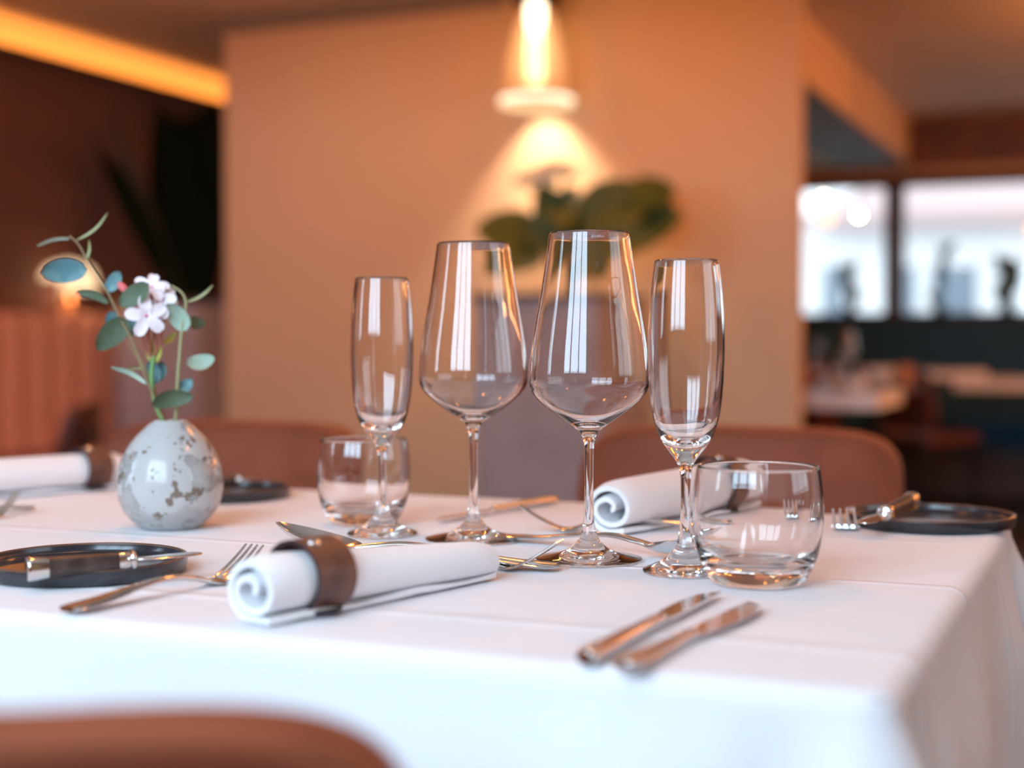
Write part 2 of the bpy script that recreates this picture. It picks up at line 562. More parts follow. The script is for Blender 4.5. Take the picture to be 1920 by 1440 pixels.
def cloth_mat():
    """white cotton; ironed fold lines stand up as thin relief"""
    m = M['cloth'].copy(); m.name = 'white_tablecloth'
    nt = m.node_tree; L = nt.links
    b = nt.nodes['Principled BSDF']
    old = b.inputs['Normal'].links[0].from_node
    tc = [n for n in nt.nodes if n.type == 'TEX_COORD'][0]
    sx = nt.nodes.new('ShaderNodeSeparateXYZ'); L.new(tc.outputs['Object'], sx.inputs[0])
    wv = nt.nodes.new('ShaderNodeTexNoise'); wv.inputs['Scale'].default_value = 2.2; wv.inputs['Detail'].default_value = 1
    L.new(tc.outputs['Object'], wv.inputs['Vector'])
    total = None
    def ridge(axis, pos, width, h, slope=0.0, other='X'):
        nonlocal total
        a = nt.nodes.new('ShaderNodeMath'); a.operation = 'SUBTRACT'
        L.new(sx.outputs[axis], a.inputs[0]); a.inputs[1].default_value = pos
        s = nt.nodes.new('ShaderNodeMath'); s.operation = 'MULTIPLY_ADD'
        L.new(wv.outputs['Fac'], s.inputs[0]); s.inputs[1].default_value = 0.012; L.new(a.outputs[0], s.inputs[2])
        ab = nt.nodes.new('ShaderNodeMath'); ab.operation = 'ABSOLUTE'; L.new(s.outputs[0], ab.inputs[0])
        mr = nt.nodes.new('ShaderNodeMapRange'); mr.interpolation_type = 'SMOOTHSTEP'
        mr.inputs['From Min'].default_value = 0; mr.inputs['From Max'].default_value = width
        mr.inputs['To Min'].default_value = h; mr.inputs['To Max'].default_value = 0
        L.new(ab.outputs[0], mr.inputs['Value'])
        if total is None: total = mr.outputs['Result']
        else:
            ad = nt.nodes.new('ShaderNodeMath'); ad.operation = 'ADD'
            L.new(total, ad.inputs[0]); L.new(mr.outputs['Result'], ad.inputs[1]); total = ad.outputs[0]
    oy = (TY0 + TY1) / 2
    ridge('Y', 0.985 - oy, 0.007, 2.0)
    ridge('Y', 0.765 - oy, 0.012, 1.8)
    ridge('Y', 1.20 - oy, 0.010, 0.8)
    ridge('X', 0.27, 0.010, 0.5)
    ridge('X', -0.2, 0.010, 0.5)
    n3 = nt.nodes.new('ShaderNodeTexNoise'); n3.inputs['Scale'].default_value = 9; n3.inputs['Detail'].default_value = 2
    L.new(tc.outputs['Object'], n3.inputs['Vector'])
    ad = nt.nodes.new('ShaderNodeMath'); ad.operation = 'MULTIPLY_ADD'
    L.new(n3.outputs['Fac'], ad.inputs[0]); ad.inputs[1].default_value = 2.0; L.new(total, ad.inputs[2])
    bp = nt.nodes.new('ShaderNodeBump'); bp.inputs['Strength'].default_value = 0.8; bp.inputs['Distance'].default_value = 0.0012
    L.new(ad.outputs[0], bp.inputs['Height'])
    L.new(old.outputs['Normal'], bp.inputs['Normal'])
    L.new(bp.outputs['Normal'], b.inputs['Normal'])
    return m
single('tablecloth', cloth(), cloth_mat(), 'large white tablecloth with ironed creases covering the whole near dining table', 'tablecloth', smooth=180,
       origin=((TX0 + TX1) / 2, (TY0 + TY1) / 2, 0.3))

# ------------------------------------------------------------------ chairs
def chair(center, yaw, label, leather, group=None, ztop=0.80, w=0.43, name='dining_chair', rc=0.05):
    """center = middle of the back panel (x, y); yaw 0 = sitter looks towards -Y"""
    root = empty(name, (center[0], center[1], 0), label, 'chair', group)
    Mx = Matrix.Translation((center[0], center[1], 0)) @ Matrix.Rotation(yaw, 4, 'Z')
    # back panel: rounded outline, curved in plan, padded
    V, Fc = [], []
    z0 = 0.50
    hh = (ztop - z0) / 2
    def outline(k, n, ins):
        a = 2 * PI * k / n
        c, s = math.cos(a), math.sin(a)
        e = 0.33
        x = (w / 2 - ins) * math.copysign(abs(c) ** e, c)
        z = (hh - ins) * math.copysign(abs(s) ** e, s)
        return x, z
    n = 72
    layers = [(-0.016, 0.014), (-0.020, 0.006), (-0.014, 0.001), (0, 0), (0.014, 0.001), (0.020, 0.006), (0.016, 0.014)]
    def curve(x, z):
        return -0.06 * (x / (w / 2)) ** 2 + 0.03 * (z / hh)
    fills = [0.14, 0.08, 0.04]
    rows = []
    for ins in (0.16, 0.10, 0.05):
        rows.append((-0.017 - 0.004, ins))
    rows += layers
    for ins in (0.05, 0.10, 0.16):
        rows.append((0.021, ins))
    for off, ins in rows:
        for k in range(n):
            x, z = outline(k, n, min(ins, hh - 0.02))
            V.append((x, off + curve(x, z), z0 + hh + z))
    for i in range(len(rows) - 1):
        for k in range(n):
            a, b = i * n + k, i * n + (k + 1) % n
            Fc.append((a, b, b + n, a + n))
    Fc.append(tuple(reversed(range(n))))
    Fc.append(tuple((len(rows) - 1) * n + k for k in range(n)))
    obj('backrest', xf((V, Fc), Mx), leather, root, 60)
    obj('seat', xf(rbox(-w / 2, w / 2, -0.44, -0.02, 0.43, 0.48, 0.04, 6), Mx), leather, root, 60)
    for sx in (-1, 1):
        obj('back_support', xf(tube([(sx * 0.14, -0.03, 0.445), (sx * 0.14, 0.012, 0.5), (sx * 0.14, 0.004, 0.62)], 0.009), Mx), M['leg'], root)
        for y, yy in ((-0.40, -0.44), (-0.05, 0.02)):
            obj('leg', xf(tube([(sx * 0.17, y, 0.43), (sx * 0.20, yy, 0.0)], lambda t: 0.013 - 0.004 * t), Mx), M['leg'], root)
    return root

chair((-0.475, 1.885), 0, 'tan leather dining chair across the table, right of the wine glasses', M['leather'], 'tan leather chairs around the near table')
chair((-1.17, 1.74), 0, 'tan leather dining chair across the table, behind the speckled vase', M['leather'], 'tan leather chairs around the near table')
p = atD(790, 645, 0.44)
fc = RT * ((790 - 960) / F * 0.44 - 0.215) + F0 * 0.44
chair((fc.x, fc.y), YAW + PI, 'blurred tan leather chair back in the near left corner, on the camera side', M['leather'], 'tan leather chairs around the near table', ztop=0.80)

# ------------------------------------------------------------------ glassware
GN = 96
def wine_glass(base, label, s=1.0, stretch=1.0):
    root = empty('wine_glass', base, label, 'wine glass', 'stemmed wine glasses on the near table')
    foot = [(0, 0.0012), (0.010, 0.0012), (0.030, 0.0010), (0.0370, 0.0004), (0.0388, 0.0006), (0.0393, 0.0012), (0.0388, 0.0019), (0.034, 0.0030), (0.026, 0.0045), (0.019, 0.0066), (0.0138, 0.0094), (0.0088, 0.0138), (0.0056, 0.0200)]
    stem = [(0.0056, 0.0200), (0.0043, 0.027), (0.0036, 0.040), (0.0033, 0.060), (0.0037, 0.082), (0.0048, 0.0905), (0.0075, 0.0955)]
    bo = [(0.0075, 0.0955), (0.0125, 0.0992), (0.0205, 0.1045), (0.030, 0.1115), (0.0385, 0.119), (0.0430, 0.1255), (0.0443, 0.1325), (0.0440, 0.142), (0.0424, 0.158), (0.0395, 0.176), (0.0360, 0.196), (0.0325, 0.219), (0.0296, 0.2398)]
    bi = [(0.0296, 0.2398), (0.0292, 0.2405), (0.0286, 0.2398), (0.0315, 0.219), (0.0350, 0.196), (0.0385, 0.176), (0.0414, 0.158), (0.0430, 0.142), (0.0432, 0.133), (0.0418, 0.127), (0.0372, 0.1205), (0.029, 0.1135), (0.0195, 0.1072), (0.0110, 0.1028), (0.004, 0.1012), (0, 0.1010)]
    def sc(p): return [(r * s, z * s * stretch) for r, z in p]
    c = Vector(base)
    obj('foot', lathe(sc(crom(foot, 4)), c, GN), M['glass'], root, 180)
    obj('stem', lathe(sc(crom(stem, 5)), c, GN), M['glass'], root, 180)
    obj('bowl', lathe(sc(crom(bo, 4)[:-1] + crom(bi, 4)), c, GN), M['glass'], root, 180)
    return root

def flute(base, label, s=1.0, group='champagne flutes on the near table'):
    root = empty('champagne_flute', base, label, 'champagne flute', group)
    foot = [(0, 0.0012), (0.010, 0.0012), (0.024, 0.0010), (0.0285, 0.0004), (0.0297, 0.0008), (0.0299, 0.0016), (0.0290, 0.0028), (0.024, 0.0048), (0.017, 0.0082), (0.0115, 0.0125), (0.0075, 0.0175), (0.0052, 0.024)]
    stem = [(0.0052, 0.024), (0.0040, 0.033), (0.0034, 0.045), (0.0034, 0.058), (0.0040, 0.0695), (0.0055, 0.0755), (0.0080, 0.0800)]
    bo = [(0.0080, 0.0800), (0.0118, 0.0848), (0.0163, 0.0910), (0.0200, 0.0985), (0.0232, 0.1095), (0.0252, 0.124), (0.0264, 0.142), (0.0267, 0.160), (0.0260, 0.180), (0.0245, 0.200), (0.0224, 0.2165)]
    bi = [(0.0224, 0.2165), (0.0220, 0.2173), (0.0214, 0.2165), (0.0235, 0.200), (0.0249, 0.180), (0.0255, 0.160), (0.0251, 0.142), (0.0238, 0.124), (0.0215, 0.1095), (0.0180, 0.1005), (0.0132, 0.0945), (0.0070, 0.0908), (0, 0.0898)]
    def sc(p): return [(r * s, z * s) for r, z in p]
    c = Vector(base)
    obj('foot', lathe(sc(crom(foot, 4)), c, GN), M['glass'], root, 180)
    obj('stem', lathe(sc(crom(stem, 5)), c, GN), M['glass'], root, 180)
    obj('bowl', lathe(sc(crom(bo, 4)[:-1] + crom(bi, 4)), c, GN), M['glass'], root, 180)
    return root

def tumbler(base, label, s=1.0, group='water tumblers on the near table'):
    po = [(0, 0.0012), (0.018, 0.0012), (0.026, 0.0006), (0.0290, 0.0010), (0.0318, 0.0035), (0.0350, 0.0085), (0.0385, 0.016), (0.0412, 0.0265), (0.0428, 0.040), (0.0432, 0.050), (0.0426, 0.062), (0.0413, 0.0725), (0.0403, 0.0778)]
    pi_ = [(0.0403, 0.0778), (0.0397, 0.0790), (0.0388, 0.0778), (0.0396, 0.0725), (0.0408, 0.062), (0.0413, 0.050), (0.0408, 0.040), (0.0390, 0.0285), (0.0355, 0.0200), (0.0290, 0.0155), (0.018, 0.0138), (0, 0.0134)]
    def sc(p): return [(r * s, z * s) for r, z in p]
    return single('water_tumbler', lathe(sc(crom(po, 4)[:-1] + crom(pi_, 4)), base, GN), M['glass'], label, 'tumbler', group, 180, origin=base)

GZ = TZ + 0.0004
b1 = at(1104, 1050, GZ); wine_glass(b1, 'tallest clear wine glass, right of the pair, in front of the plant pedestal')
b2 = at(888, 1012, GZ); wine_glass(b2, 'clear wine glass on the left of the pair, behind the near napkin')
b3 = at(1285, 1073, GZ); flute(b3, 'right champagne flute standing just left of the near water tumbler')
b4 = at(717, 1003, GZ); flute(b4, 'left champagne flute in front of the far water tumbler', 0.985)
b5 = at(1420, 1094, GZ); tumbler(b5, 'nearest low clear water tumbler at the right, beside the champagne flute')
b6 = at(682, 982, GZ); tumbler(b6, 'farther clear water tumbler standing behind the left champagne flute', 0.96)

# ------------------------------------------------------------------ plates
def plate(c, label, s=1.0):
    root = empty('side_plate', c, label, 'plate', 'dark stoneware side plates on the near table')
    body = [(0, 0.0008), (0.060, 0.0008), (0.0675, 0.0010), (0.0690, 0.0026), (0.0700, 0.0060), (0.0700, 0.0102)]
    rim = [(0.0700, 0.0102), (0.0698, 0.0111), (0.0686, 0.0116), (0.0674, 0.0111), (0.0672, 0.0102)]
    inner = [(0.0672, 0.0102), (0.0664, 0.0066), (0.0640, 0.0050), (0.055, 0.0044), (0.03, 0.0042), (0, 0.0042)]
    sc = lambda P: [(r * s, z) for r, z in P]
    obj('dish', join(lathe(sc(crom(body, 3)), c, 96), lathe(sc(crom(inner, 3)), c, 96)), M['plate'], root, 50)
    obj('rim', lathe(sc(crom(rim, 3)), c, 96), M['platerim'], root, 180, label='thin worn brown rim edge')
    return root
pl_r = at(1743, 984, GZ); plate(pl_r, 'dark round side plate at the right end of the table with a butter knife', 1.03)
pl_l = at(160, 1073, GZ); plate(pl_l, 'dark round side plate at the near left edge holding a horn-handled knife', 1.0)
pl_b = at(418, 932, GZ); plate(pl_b, 'dark round side plate farther back, partly hidden behind the speckled vase', 1.0)

# ------------------------------------------------------------------ cutlery
def fork(A, B, label, L=None, roll=0, group='steel forks on the near table'):
    """A = handle end, B = tine tips (points on the table)"""
    A, B = Vector(A), Vector(B)
    d = B - A; d.z = 0
    Ln = L or d.length
    k = Ln / 0.19
    Mx = frame((A.x, A.y, TZ + 0.001), d.normalized())
    root = empty('fork', (A.x, A.y, TZ), label, 'fork', group)
    # handle
    prof = crom([(0.000, 0.0075, 0.0030, 0.0016), (0.010, 0.0105, 0.0032, 0.0019), (0.035, 0.0088, 0.0048, 0.0018), (0.07, 0.0058, 0.0085, 0.0018), (0.10, 0.0036, 0.0095, 0.0020), (0.122, 0.0034, 0.0065, 0.0021), (0.135, 0.0060, 0.0032, 0.0017)], 5)
    path = [(x * k, 0, z) for x, w, z, t in prof]
    obj('handle', xf(sweep(path, lambda i, t: superell(prof[i][1] * k, prof[i][3] * 1.0, 12, 0.75)), Mx), M['steel'], root, 60)
    # head and tines
    hp = crom([(0.135, 0.0060, 0.0032, 0.0017), (0.142, 0.0100, 0.0016, 0.0013), (0.150, 0.0118, 0.0016, 0.0012), (0.156, 0.0120, 0.0032, 0.0012)], 4)
    path = [(x * k, 0, z) for x, w, z, t in hp]
    parts = [sweep(path, lambda i, t: superell(hp[i][1] * k, hp[i][3], 12, 0.75))]
    for q in range(4):
        y = (-0.0093 + 0.0062 * q) * k
        tp = crom([(0.1545 * k, y, 0.0027), (0.165 * k, y, 0.0072), (0.178 * k, y * 0.97, 0.0140), (0.190 * k, y * 0.95, 0.0215)], 4)
        parts.append(sweep(tp, lambda i, t: superell((0.0021 - 0.0011 * t) * k, 0.0010 - 0.0003 * t, 8, 0.8)))
    obj('tines', xf(join(*parts), Mx), M['steel'], root, 60)
    return root

def spoon(A, B, label, group='steel spoons on the near table', L=None):
    A, B = Vector(A), Vector(B)
    d = B - A; d.z = 0
    k = (L or d.length) / 0.19
    Mx = frame((A.x, A.y, TZ + 0.001), d.normalized())
    root = empty('spoon', (A.x, A.y, TZ), label, 'spoon', group)
    prof = crom([(0.000, 0.0075, 0.0030, 0.0016), (0.010, 0.0100, 0.0032, 0.0019), (0.035, 0.0080, 0.0050, 0.0018), (0.07, 0.0052, 0.0100, 0.0018), (0.10, 0.0034, 0.0125, 0.0021), (0.122, 0.0034, 0.0100, 0.0022), (0.134, 0.0046, 0.0080, 0.0018)], 5)
    path = [(x * k, 0, z) for x, w, z, t in prof]
    obj('handle', xf(sweep(path, lambda i, t: superell(prof[i][1] * k, prof[i][3], 12, 0.75)), Mx), M['steel'], root, 60)
    # bowl: a shallow shell
    V, Fc = [], []
    nu, nv = 18, 10
    for side in (0, 1):
        for i in range(nu + 1):
            u = i / nu
            x = 0.131 + 0.059 * u
            w = 0.0195 * (math.sin(PI * min(1, (u + 0.02) / 1.02) ** 0.85)) ** 0.6 * (0.80 + 0.2 * (1 - u)) if 0 < u < 1 else 0.0015
            for j in range(nv + 1):
                v = -1 + 2 * j / nv
                depth = 0.0085 * (1 - v * v) * math.sin(PI * u) ** 0.7
                rimz = 0.0080 + 0.0150 * u ** 1.3
                z = max(rimz - depth * 1.1, 0.0004)
                V.append((x * k, w * v * k, z + (0 if side else 0.0012)))
    m = nv + 1
    n0 = (nu + 1) * m
    for i in range(nu):
        for j in range(nv):
            a = i * m + j
            Fc.append((a, a + m, a + m + 1, a + 1))
            Fc.append((n0 + a, n0 + a + 1, n0 + a + m + 1, n0 + a + m))
        Fc.append((i * m, n0 + i * m, n0 + (i + 1) * m, (i + 1) * m))
        Fc.append((i * m + nv, (i + 1) * m + nv, n0 + (i + 1) * m + nv, n0 + i * m + nv))
    for j in range(nv):
        Fc.append((j, j + 1, n0 + j + 1, n0 + j))
        a = nu * m + j
        Fc.append((a, n0 + a, n0 + a + 1, a + 1))
    obj('bowl', xf((V, Fc), Mx), M['steel'], root, 60)
    return root

def table_knife(A, B, label, dark=False, flip=1, flat=False):
    A, B = Vector(A), Vector(B)
    d = B - A; d.z = 0
    k = d.length / 0.22
    Mx = frame((A.x, A.y, TZ + 0.0005), d.normalized())
    root = empty('table_knife', (A.x, A.y, TZ), label, 'knife', 'steel knives on the near table')
    # handle: side width, half thickness
    if flat:
        pr = [(0.0, 0.0060, 0.0030), (0.004, 0.0125, 0.0036), (0.02, 0.0120, 0.0036), (0.045, 0.0092, 0.0036), (0.07, 0.0072, 0.0036), (0.09, 0.0058, 0.0034), (0.097, 0.0075, 0.0036), (0.103, 0.0058, 0.0030)]
    else:
        pr = [(0.0, 0.0062, 0.0050), (0.004, 0.0090, 0.0062), (0.02, 0.0092, 0.0064), (0.05, 0.0080, 0.0060), (0.08, 0.0066, 0.0056), (0.10, 0.0060, 0.0052), (0.112, 0.0064, 0.0050), (0.120, 0.0050, 0.0030)]
    pr = crom([(x, w * 0.72, t * 0.62) for x, w, t in pr], 4)
    obj('handle', xf(sweep([(x * k, 0, 0.0046) for x, w, t in pr], lambda i, t: superell(pr[i][1] * k, pr[i][2], 16, 0.8)), Mx), M['steel'], root, 60)
    # blade lying on its side: closed prism with belly curve
    x0 = 0.101 if flat else 0.118
    top = crom([(x0, 0.0045), (x0 + 0.01, 0.0070), (0.15, 0.0088), (0.18, 0.0080), (0.205, 0.0050), (0.2195, -0.0035)], 5)
    if flat:
        top = crom([(x0, 0.0045), (x0 + 0.008, 0.0075), (0.13, 0.0095), (0.165, 0.0120), (0.195, 0.0105), (0.213, 0.0045), (0.2195, -0.0035)], 5)
    bot = [(x, -0.0050 - (0.001 * math.sin((x - x0) * 25))) for x, _ in top]
    bot[-1] = (0.2197, -0.0036)
    V, Fc = [], []
    for (x, y1), (_, y0) in zip(top, bot):
        mx = (y0 + y1) / 2
        zc = 0.0040
        V += [(x * k, y0 * flip * k, zc + 0.0007), (x * k, y1 * flip * k, zc + 0.0002), (x * k, y1 * flip * k, zc - 0.0002), (x * k, y0 * flip * k, zc - 0.0009)]
    n = len(top)
    for i in range(n - 1):
        for j in range(4):
            a, b = i * 4 + j, i * 4 + (j + 1) % 4
            Fc.append((a, b, b + 4, a + 4))
    Fc.append((3, 2, 1, 0)); Fc.append(((n - 1) * 4, (n - 1) * 4 + 1, (n - 1) * 4 + 2, (n - 1) * 4 + 3))
    obj('blade', xf((V, Fc), Mx), M['steel'], root, 30)
    return root

# near right pair
table_knife(at(1096, 1229, TZ + .006), at(1338, 1110, TZ + .004), 'slim steel table knife, left of the pair in front of the near tumbler', flip=1)
table_knife(at(1168, 1244, TZ + .006), at(1418, 1131, TZ + .004), 'broad-handled steel knife, right of the pair in front of the near tumbler', flat=True, flip=-1)
# far middle
table_knife(at(1040, 934, TZ + .006), at(812, 975, TZ + .004), 'steel table knife lying behind the left wine glass near the far table edge', flip=-1)
# dessert cutlery
fork(at(125, 1145, TZ + .003), at(478, 1028, TZ + .02), 'steel fork beside the near left plate, its tines behind the napkin')
spoon(at(1045, 1064, TZ + .003), at(611, 991, TZ + .022), 'steel spoon with its bowl showing behind the near napkin and leather ring', L=0.225)
fork(at(640, 1045, TZ + .003), at(1050, 1017, TZ + .0215), 'steel dessert fork emerging from behind the right end of the near napkin')
spoon(at(950, 1007, TZ + .003), at(1345, 1002, TZ + .022), 'steel dessert spoon lying behind the right wine glass, bowl beside the flute')
fork(at(1362, 990, TZ + .003), at(975, 950, TZ + .0215), 'steel dessert fork with tines raised behind the right wine glass stem')
fork(at(1600, 953, TZ + .003), at(1573, 998, TZ + .012), 'steel fork pointing at the viewer between near tumbler and right plate', L=0.185)
fork(at(1530, 951, TZ + .003), at(1478, 975, TZ + .015), 'steel fork seen through the near tumbler, left of the right plate', L=0.15)
fork(at(-160, 985, TZ + .003), at(32, 925, TZ + .0215), 'steel dessert fork tip at the left picture edge below the far napkin')
spoon(at(62, 953, TZ + .003), at(-250, 960, TZ + .01), 'steel spoon handle end at the left picture edge below the far napkin')

def butter_knife(A, B, label):
    """A handle end, B blade tip; both 3D points"""
    A, B = Vector(A), Vector(B)
    d = B - A
    Ln = d.length
    Mx = frame(A, d)
    root = empty('butter_knife', (A.x, A.y, A.z), label, 'knife', 'horn-handled butter knives resting on the side plates')
    hl = Ln * 0.58
    k = 1.0
    def ov(w, h): return superell(w * k, h * k, 16, 0.75)
    pr = crom([(hl * 0.20, 0.0062, 0.0068), (hl * 0.5, 0.0058, 0.0062), (hl * 0.88, 0.0054, 0.0056)], 5)
    obj('handle', xf(sweep([(p[0], 0, 0) for p in pr], lambda i, t: ov(pr[i][1], pr[i][2])), Mx), M['horn'], root, 60)
    pc = crom([(0, 0.0055, 0.0066), (0.001 * k, 0.0068, 0.0078), (hl * 0.1, 0.0068, 0.0075), (hl * 0.20, 0.0062, 0.0068)], 3)
    obj('end_cap', xf(sweep([(p[0], 0, 0) for p in pc], lambda i, t: ov(pc[i][1], pc[i][2])), Mx), M['steel'], root, 60)
    pb = crom([(hl * 0.88, 0.0054, 0.0056), (hl * 0.95, 0.0057, 0.0058), (hl * 0.99, 0.0050, 0.0052), (hl * 1.0, 0.0066, 0.0062), (hl * 1.04, 0.0066, 0.0062), (hl * 1.06, 0.0030, 0.0026)], 3)
    obj('bolster', xf(sweep([(p[0], 0, 0) for p in pb], lambda i, t: ov(pb[i][1], pb[i][2])), Mx), M['steel'], root, 60)
    pl = crom([(hl * 1.05, 0.0025, 0.0012), (hl * 1.15, 0.0050, 0.0009), (hl * 1.35, 0.0080, 0.0008), (Ln * 0.94, 0.0085, 0.0007), (Ln, 0.0030, 0.0005)], 5)
    obj('blade', xf(sweep([(p[0], 0, 0) for p in pl], lambda i, t: ov(pl[i][1], pl[i][2])), Mx), M['steel'], root, 60)
    return root
butter_knife(at(50, 1068, TZ + 0.0150), at(378, 1037, TZ + 0.0180), 'small knife with dark horn handle and steel cap on the near left plate')
butter_knife(at(1712, 938, TZ + 0.021), at(1618, 981, TZ + 0.0135), 'small horn-handled knife propped on the rim of the right plate')
butter_knife(at(395, 905, TZ + 0.016), at(500, 893, TZ + 0.016) if False else at(478, 898, TZ + 0.016), 'small dark knife lying on the plate half hidden behind the vase')

# ------------------------------------------------------------------ napkins
def napkin(A, B, rA, rB, ring_t, label, ring_r=None, tail=0.03, spin=1, seed=0):
    """roll from A to B (floor points under the axis)"""
    A, B = Vector(A), Vector(B)
    A.z = B.z = TZ + 0.0012
    ax = (B - A); Ln = ax.length; ax.normalize()
    sd = Vector((0, 0, 1)).cross(ax).normalized() * spin
    root = empty('napkin', (A.x, A.y, TZ), label, 'napkin', 'rolled white napkins on the near table')
    sec = []
    turns = 1.75
    n = 120
    th = 0.0042
    for i in range(n + 1):
        u = i / n
        ph = -PI / 2 - (1 - u) * turns * 2 * PI
        r = 0.50 + 0.50 * u ** 0.9
        if u < 0.16: r *= 0.10 + 0.90 * u / 0.16
        sq = 0.62 + 0.32 * min(1, u * 1.6)
        sec.append((math.cos(ph) * r * 1.06, math.sin(ph) * r * sq - 0.06 * (1 - u) + (-0.94 + sq) * 0.0))
    for i in range(1, 9):
        sec.append((i / 8 * tail / rA, -0.94))
    V, Fc = [], []
    st = 24
    m = len(sec)
    for q in range(st + 1):
        s = q / st
        rr = rA + (rB - rA) * s
        edge = min(s, 1 - s) * Ln
        rr *= 1 - 0.10 * math.exp(-edge / 0.006)
        P = [(a * rr, b * rr) for a, b in sec]
        loopo, loopi = [], []
        for i in range(m):
            a, b = P[max(i - 1, 0)], P[min(i + 1, m - 1)]
            tx, tz = b[0] - a[0], b[1] - a[1]
            l = math.hypot(tx, tz) or 1
            nx, nz = -tz / l, tx / l
            w = 0
            if i > n:
                w = 0.0016 * (math.sin(s * 13 + seed) + 0.4) * (i - n) / 8
            zc = P[i][1] + 0.94 * rr + w
            loopo.append((P[i][0] + nx * th / 2, zc + nz * th / 2))
            loopi.append((P[i][0] - nx * th / 2, zc - nz * th / 2))
        for x, z in loopo + list(reversed(loopi)):
            V.append(A + ax * (s * Ln) + sd * x + Vector((0, 0, max(z, -0.0004) + 0.0012)))
    M2 = 2 * m
    for q in range(st):
        for j in range(M2):
            a, b = q * M2 + j, q * M2 + (j + 1) % M2
            Fc.append((a, b, b + M2, a + M2))
    for base, rev in ((0, False), (st * M2, True)):
        for i in range(m - 1):
            qd = (base + i, base + i + 1, base + M2 - 2 - i, base + M2 - 1 - i)
            Fc.append(tuple(reversed(qd)) if rev else qd)
    o = obj('rolled_cloth', (V, Fc), M['napkin'], root, 50)
    # leather ring
    c = A + ax * (Ln * ring_t)
    R0 = ring_r or (rA + (rB - rA) * ring_t) * 1.12
    rg = empty('napkin_ring', (c.x, c.y, TZ), ('brown leather ring strapped around the near rolled napkin before the wine glasses', 'brown leather ring on the far right napkin, seen through the near tumbler', 'brown leather ring around the far left napkin beside the vase')[seed], 'napkin ring', 'leather napkin rings')
    W = 0.015
    tt = 0.0011
    nn = 72
    pts = []
    for i in range(nn + 1):
        ph = -PI / 2 + 2 * PI * i / nn
        pts.append((math.cos(ph) * R0 * 1.06, math.sin(ph) * R0 * 0.97 + R0 * 0.97 + 0.0012))
    V, Fc = [], []
    eV = []
    for a_, sgn in ((-W, -1), (W, 1)):
        pass
    prof = [(-W, -tt), (-W, tt), (W, tt), (W, -tt)]
    for x, z in pts[:-1]:
        cx_, cz_ = x, z - (R0 * 0.97 + 0.0012)
        l = math.hypot(cx_, cz_)
        nx, nz = cx_ / l, cz_ / l
        for a, b in prof:
            V.append(c + ax * a + sd * (x + nx * b) + Vector((0, 0, z + nz * b)))
    for i in range(nn):
        k = (i + 1) % nn
        for j in range(4):
            jj = (j + 1) % 4
            Fc.append((i * 4 + j, k * 4 + j, k * 4 + jj, i * 4 + jj))
    # split: band (outer/inner) and stitched dark edges
    band = [f for n_, f in enumerate(Fc) if n_ % 4 in (1, 3)]
    edge = [f for n_, f in enumerate(Fc) if n_ % 4 in (0, 2)]
    obj('strap', (V, band), M['strap'], rg, 50)
    obj('strap_edge', (V, edge), M['strapedge'], rg, 50, label='dark painted strap edge')
    # pointed loose end of the strap lying on the cloth
    pe = [(-W, 0.0), (W, 0.0), (W, 0.010), (0.0, 0.020), (-W, 0.010)]
    zz = 0.0012
    V = [c + ax * a + sd * (b + R0 * 0.10) + Vector((0, 0, zz + 0.0022 * k2)) for k2 in (0, 1) for a, b in pe]
    obj('strap_end', (V, [(4, 3, 2, 1, 0), (5, 6, 7, 8, 9)] + [(i, (i + 1) % 5, (i + 1) % 5 + 5, i + 5) for i in range(5)]), M['strapedge'], rg, 0, label='dark pointed strap end')
    # press stud on the upper side
    ph = R(70)
    nrm = sd * (math.cos(ph)) + Vector((0, 0, math.sin(ph)))
    sp = c - ax * (W * 0.35) + sd * (math.cos(ph) * R0 * 1.06) + Vector((0, 0, math.sin(ph) * R0 * 0.97 + R0 * 0.97 + 0.0012)) + nrm * tt
    Mx = frame(sp, ax, nrm)
    obj('press_stud', xf(lathe([(0.0045, 0), (0.0045, 0.0006), (0.0035, 0.0012), (0, 0.0014)], (0, 0, 0), 20), Mx), M['steel'], rg, 60, label='small round steel press stud')
    return root

nA = at(472, 1173, TZ); nB = at(912, 1086, TZ)
napkin(nA, nB, 0.0208, 0.0125, 0.22, 'nearest rolled white cotton napkin, lying in front of the wine glasses', 0.0216, tail=0.016, spin=-1, seed=0)
nA = at(1143, 1003, TZ); nB = at(1400, 955, TZ)
napkin(nA, nB, 0.0232, 0.0262, 0.72, 'far right rolled white napkin between the tallest wine glass and the near tumbler', 0.0275, tail=0.016, spin=-1, seed=1)
nA = at(-70, 940, TZ); nB = at(222, 914, TZ)
napkin(nA, nB, 0.0210, 0.0205, 0.80, 'far left rolled white napkin lying left of the speckled vase', 0.0226, tail=0.014, spin=-1, seed=2)

# ------------------------------------------------------------------ vase with sprigs
vb = at(320, 989, GZ)
VD = (vb - EYE).dot(F0)
vp = crom([(0, 0.0010), (0.018, 0.0010), (0.0235, 0.0004), (0.0262, 0.0014), (0.0315, 0.0058), (0.0392, 0.0145), (0.0441, 0.0270), (0.0455, 0.0395), (0.0435, 0.0530), (0.0385, 0.0660), (0.0300, 0.0785), (0.0205, 0.0880), (0.0155, 0.0922)], 5)
vi = crom([(0.0155, 0.0922), (0.0140, 0.0936), (0.0122, 0.0928), (0.0120, 0.0880), (0.020, 0.0780), (0.036, 0.0600), (0.041, 0.0395), (0.036, 0.0200), (0.022, 0.0080), (0, 0.0070)], 4)
single('bud_vase', lathe(vp[:-1] + vi, vb, 96), M['vase'], 'round speckled grey and white ceramic vase holding a small bouquet', 'vase', smooth=180, origin=vb)

PPM = F / VD
def vpt(px, py, dz=0.0):
    """point near the vase; dz is metres towards the viewer"""
    return atD(px, py, VD - dz)

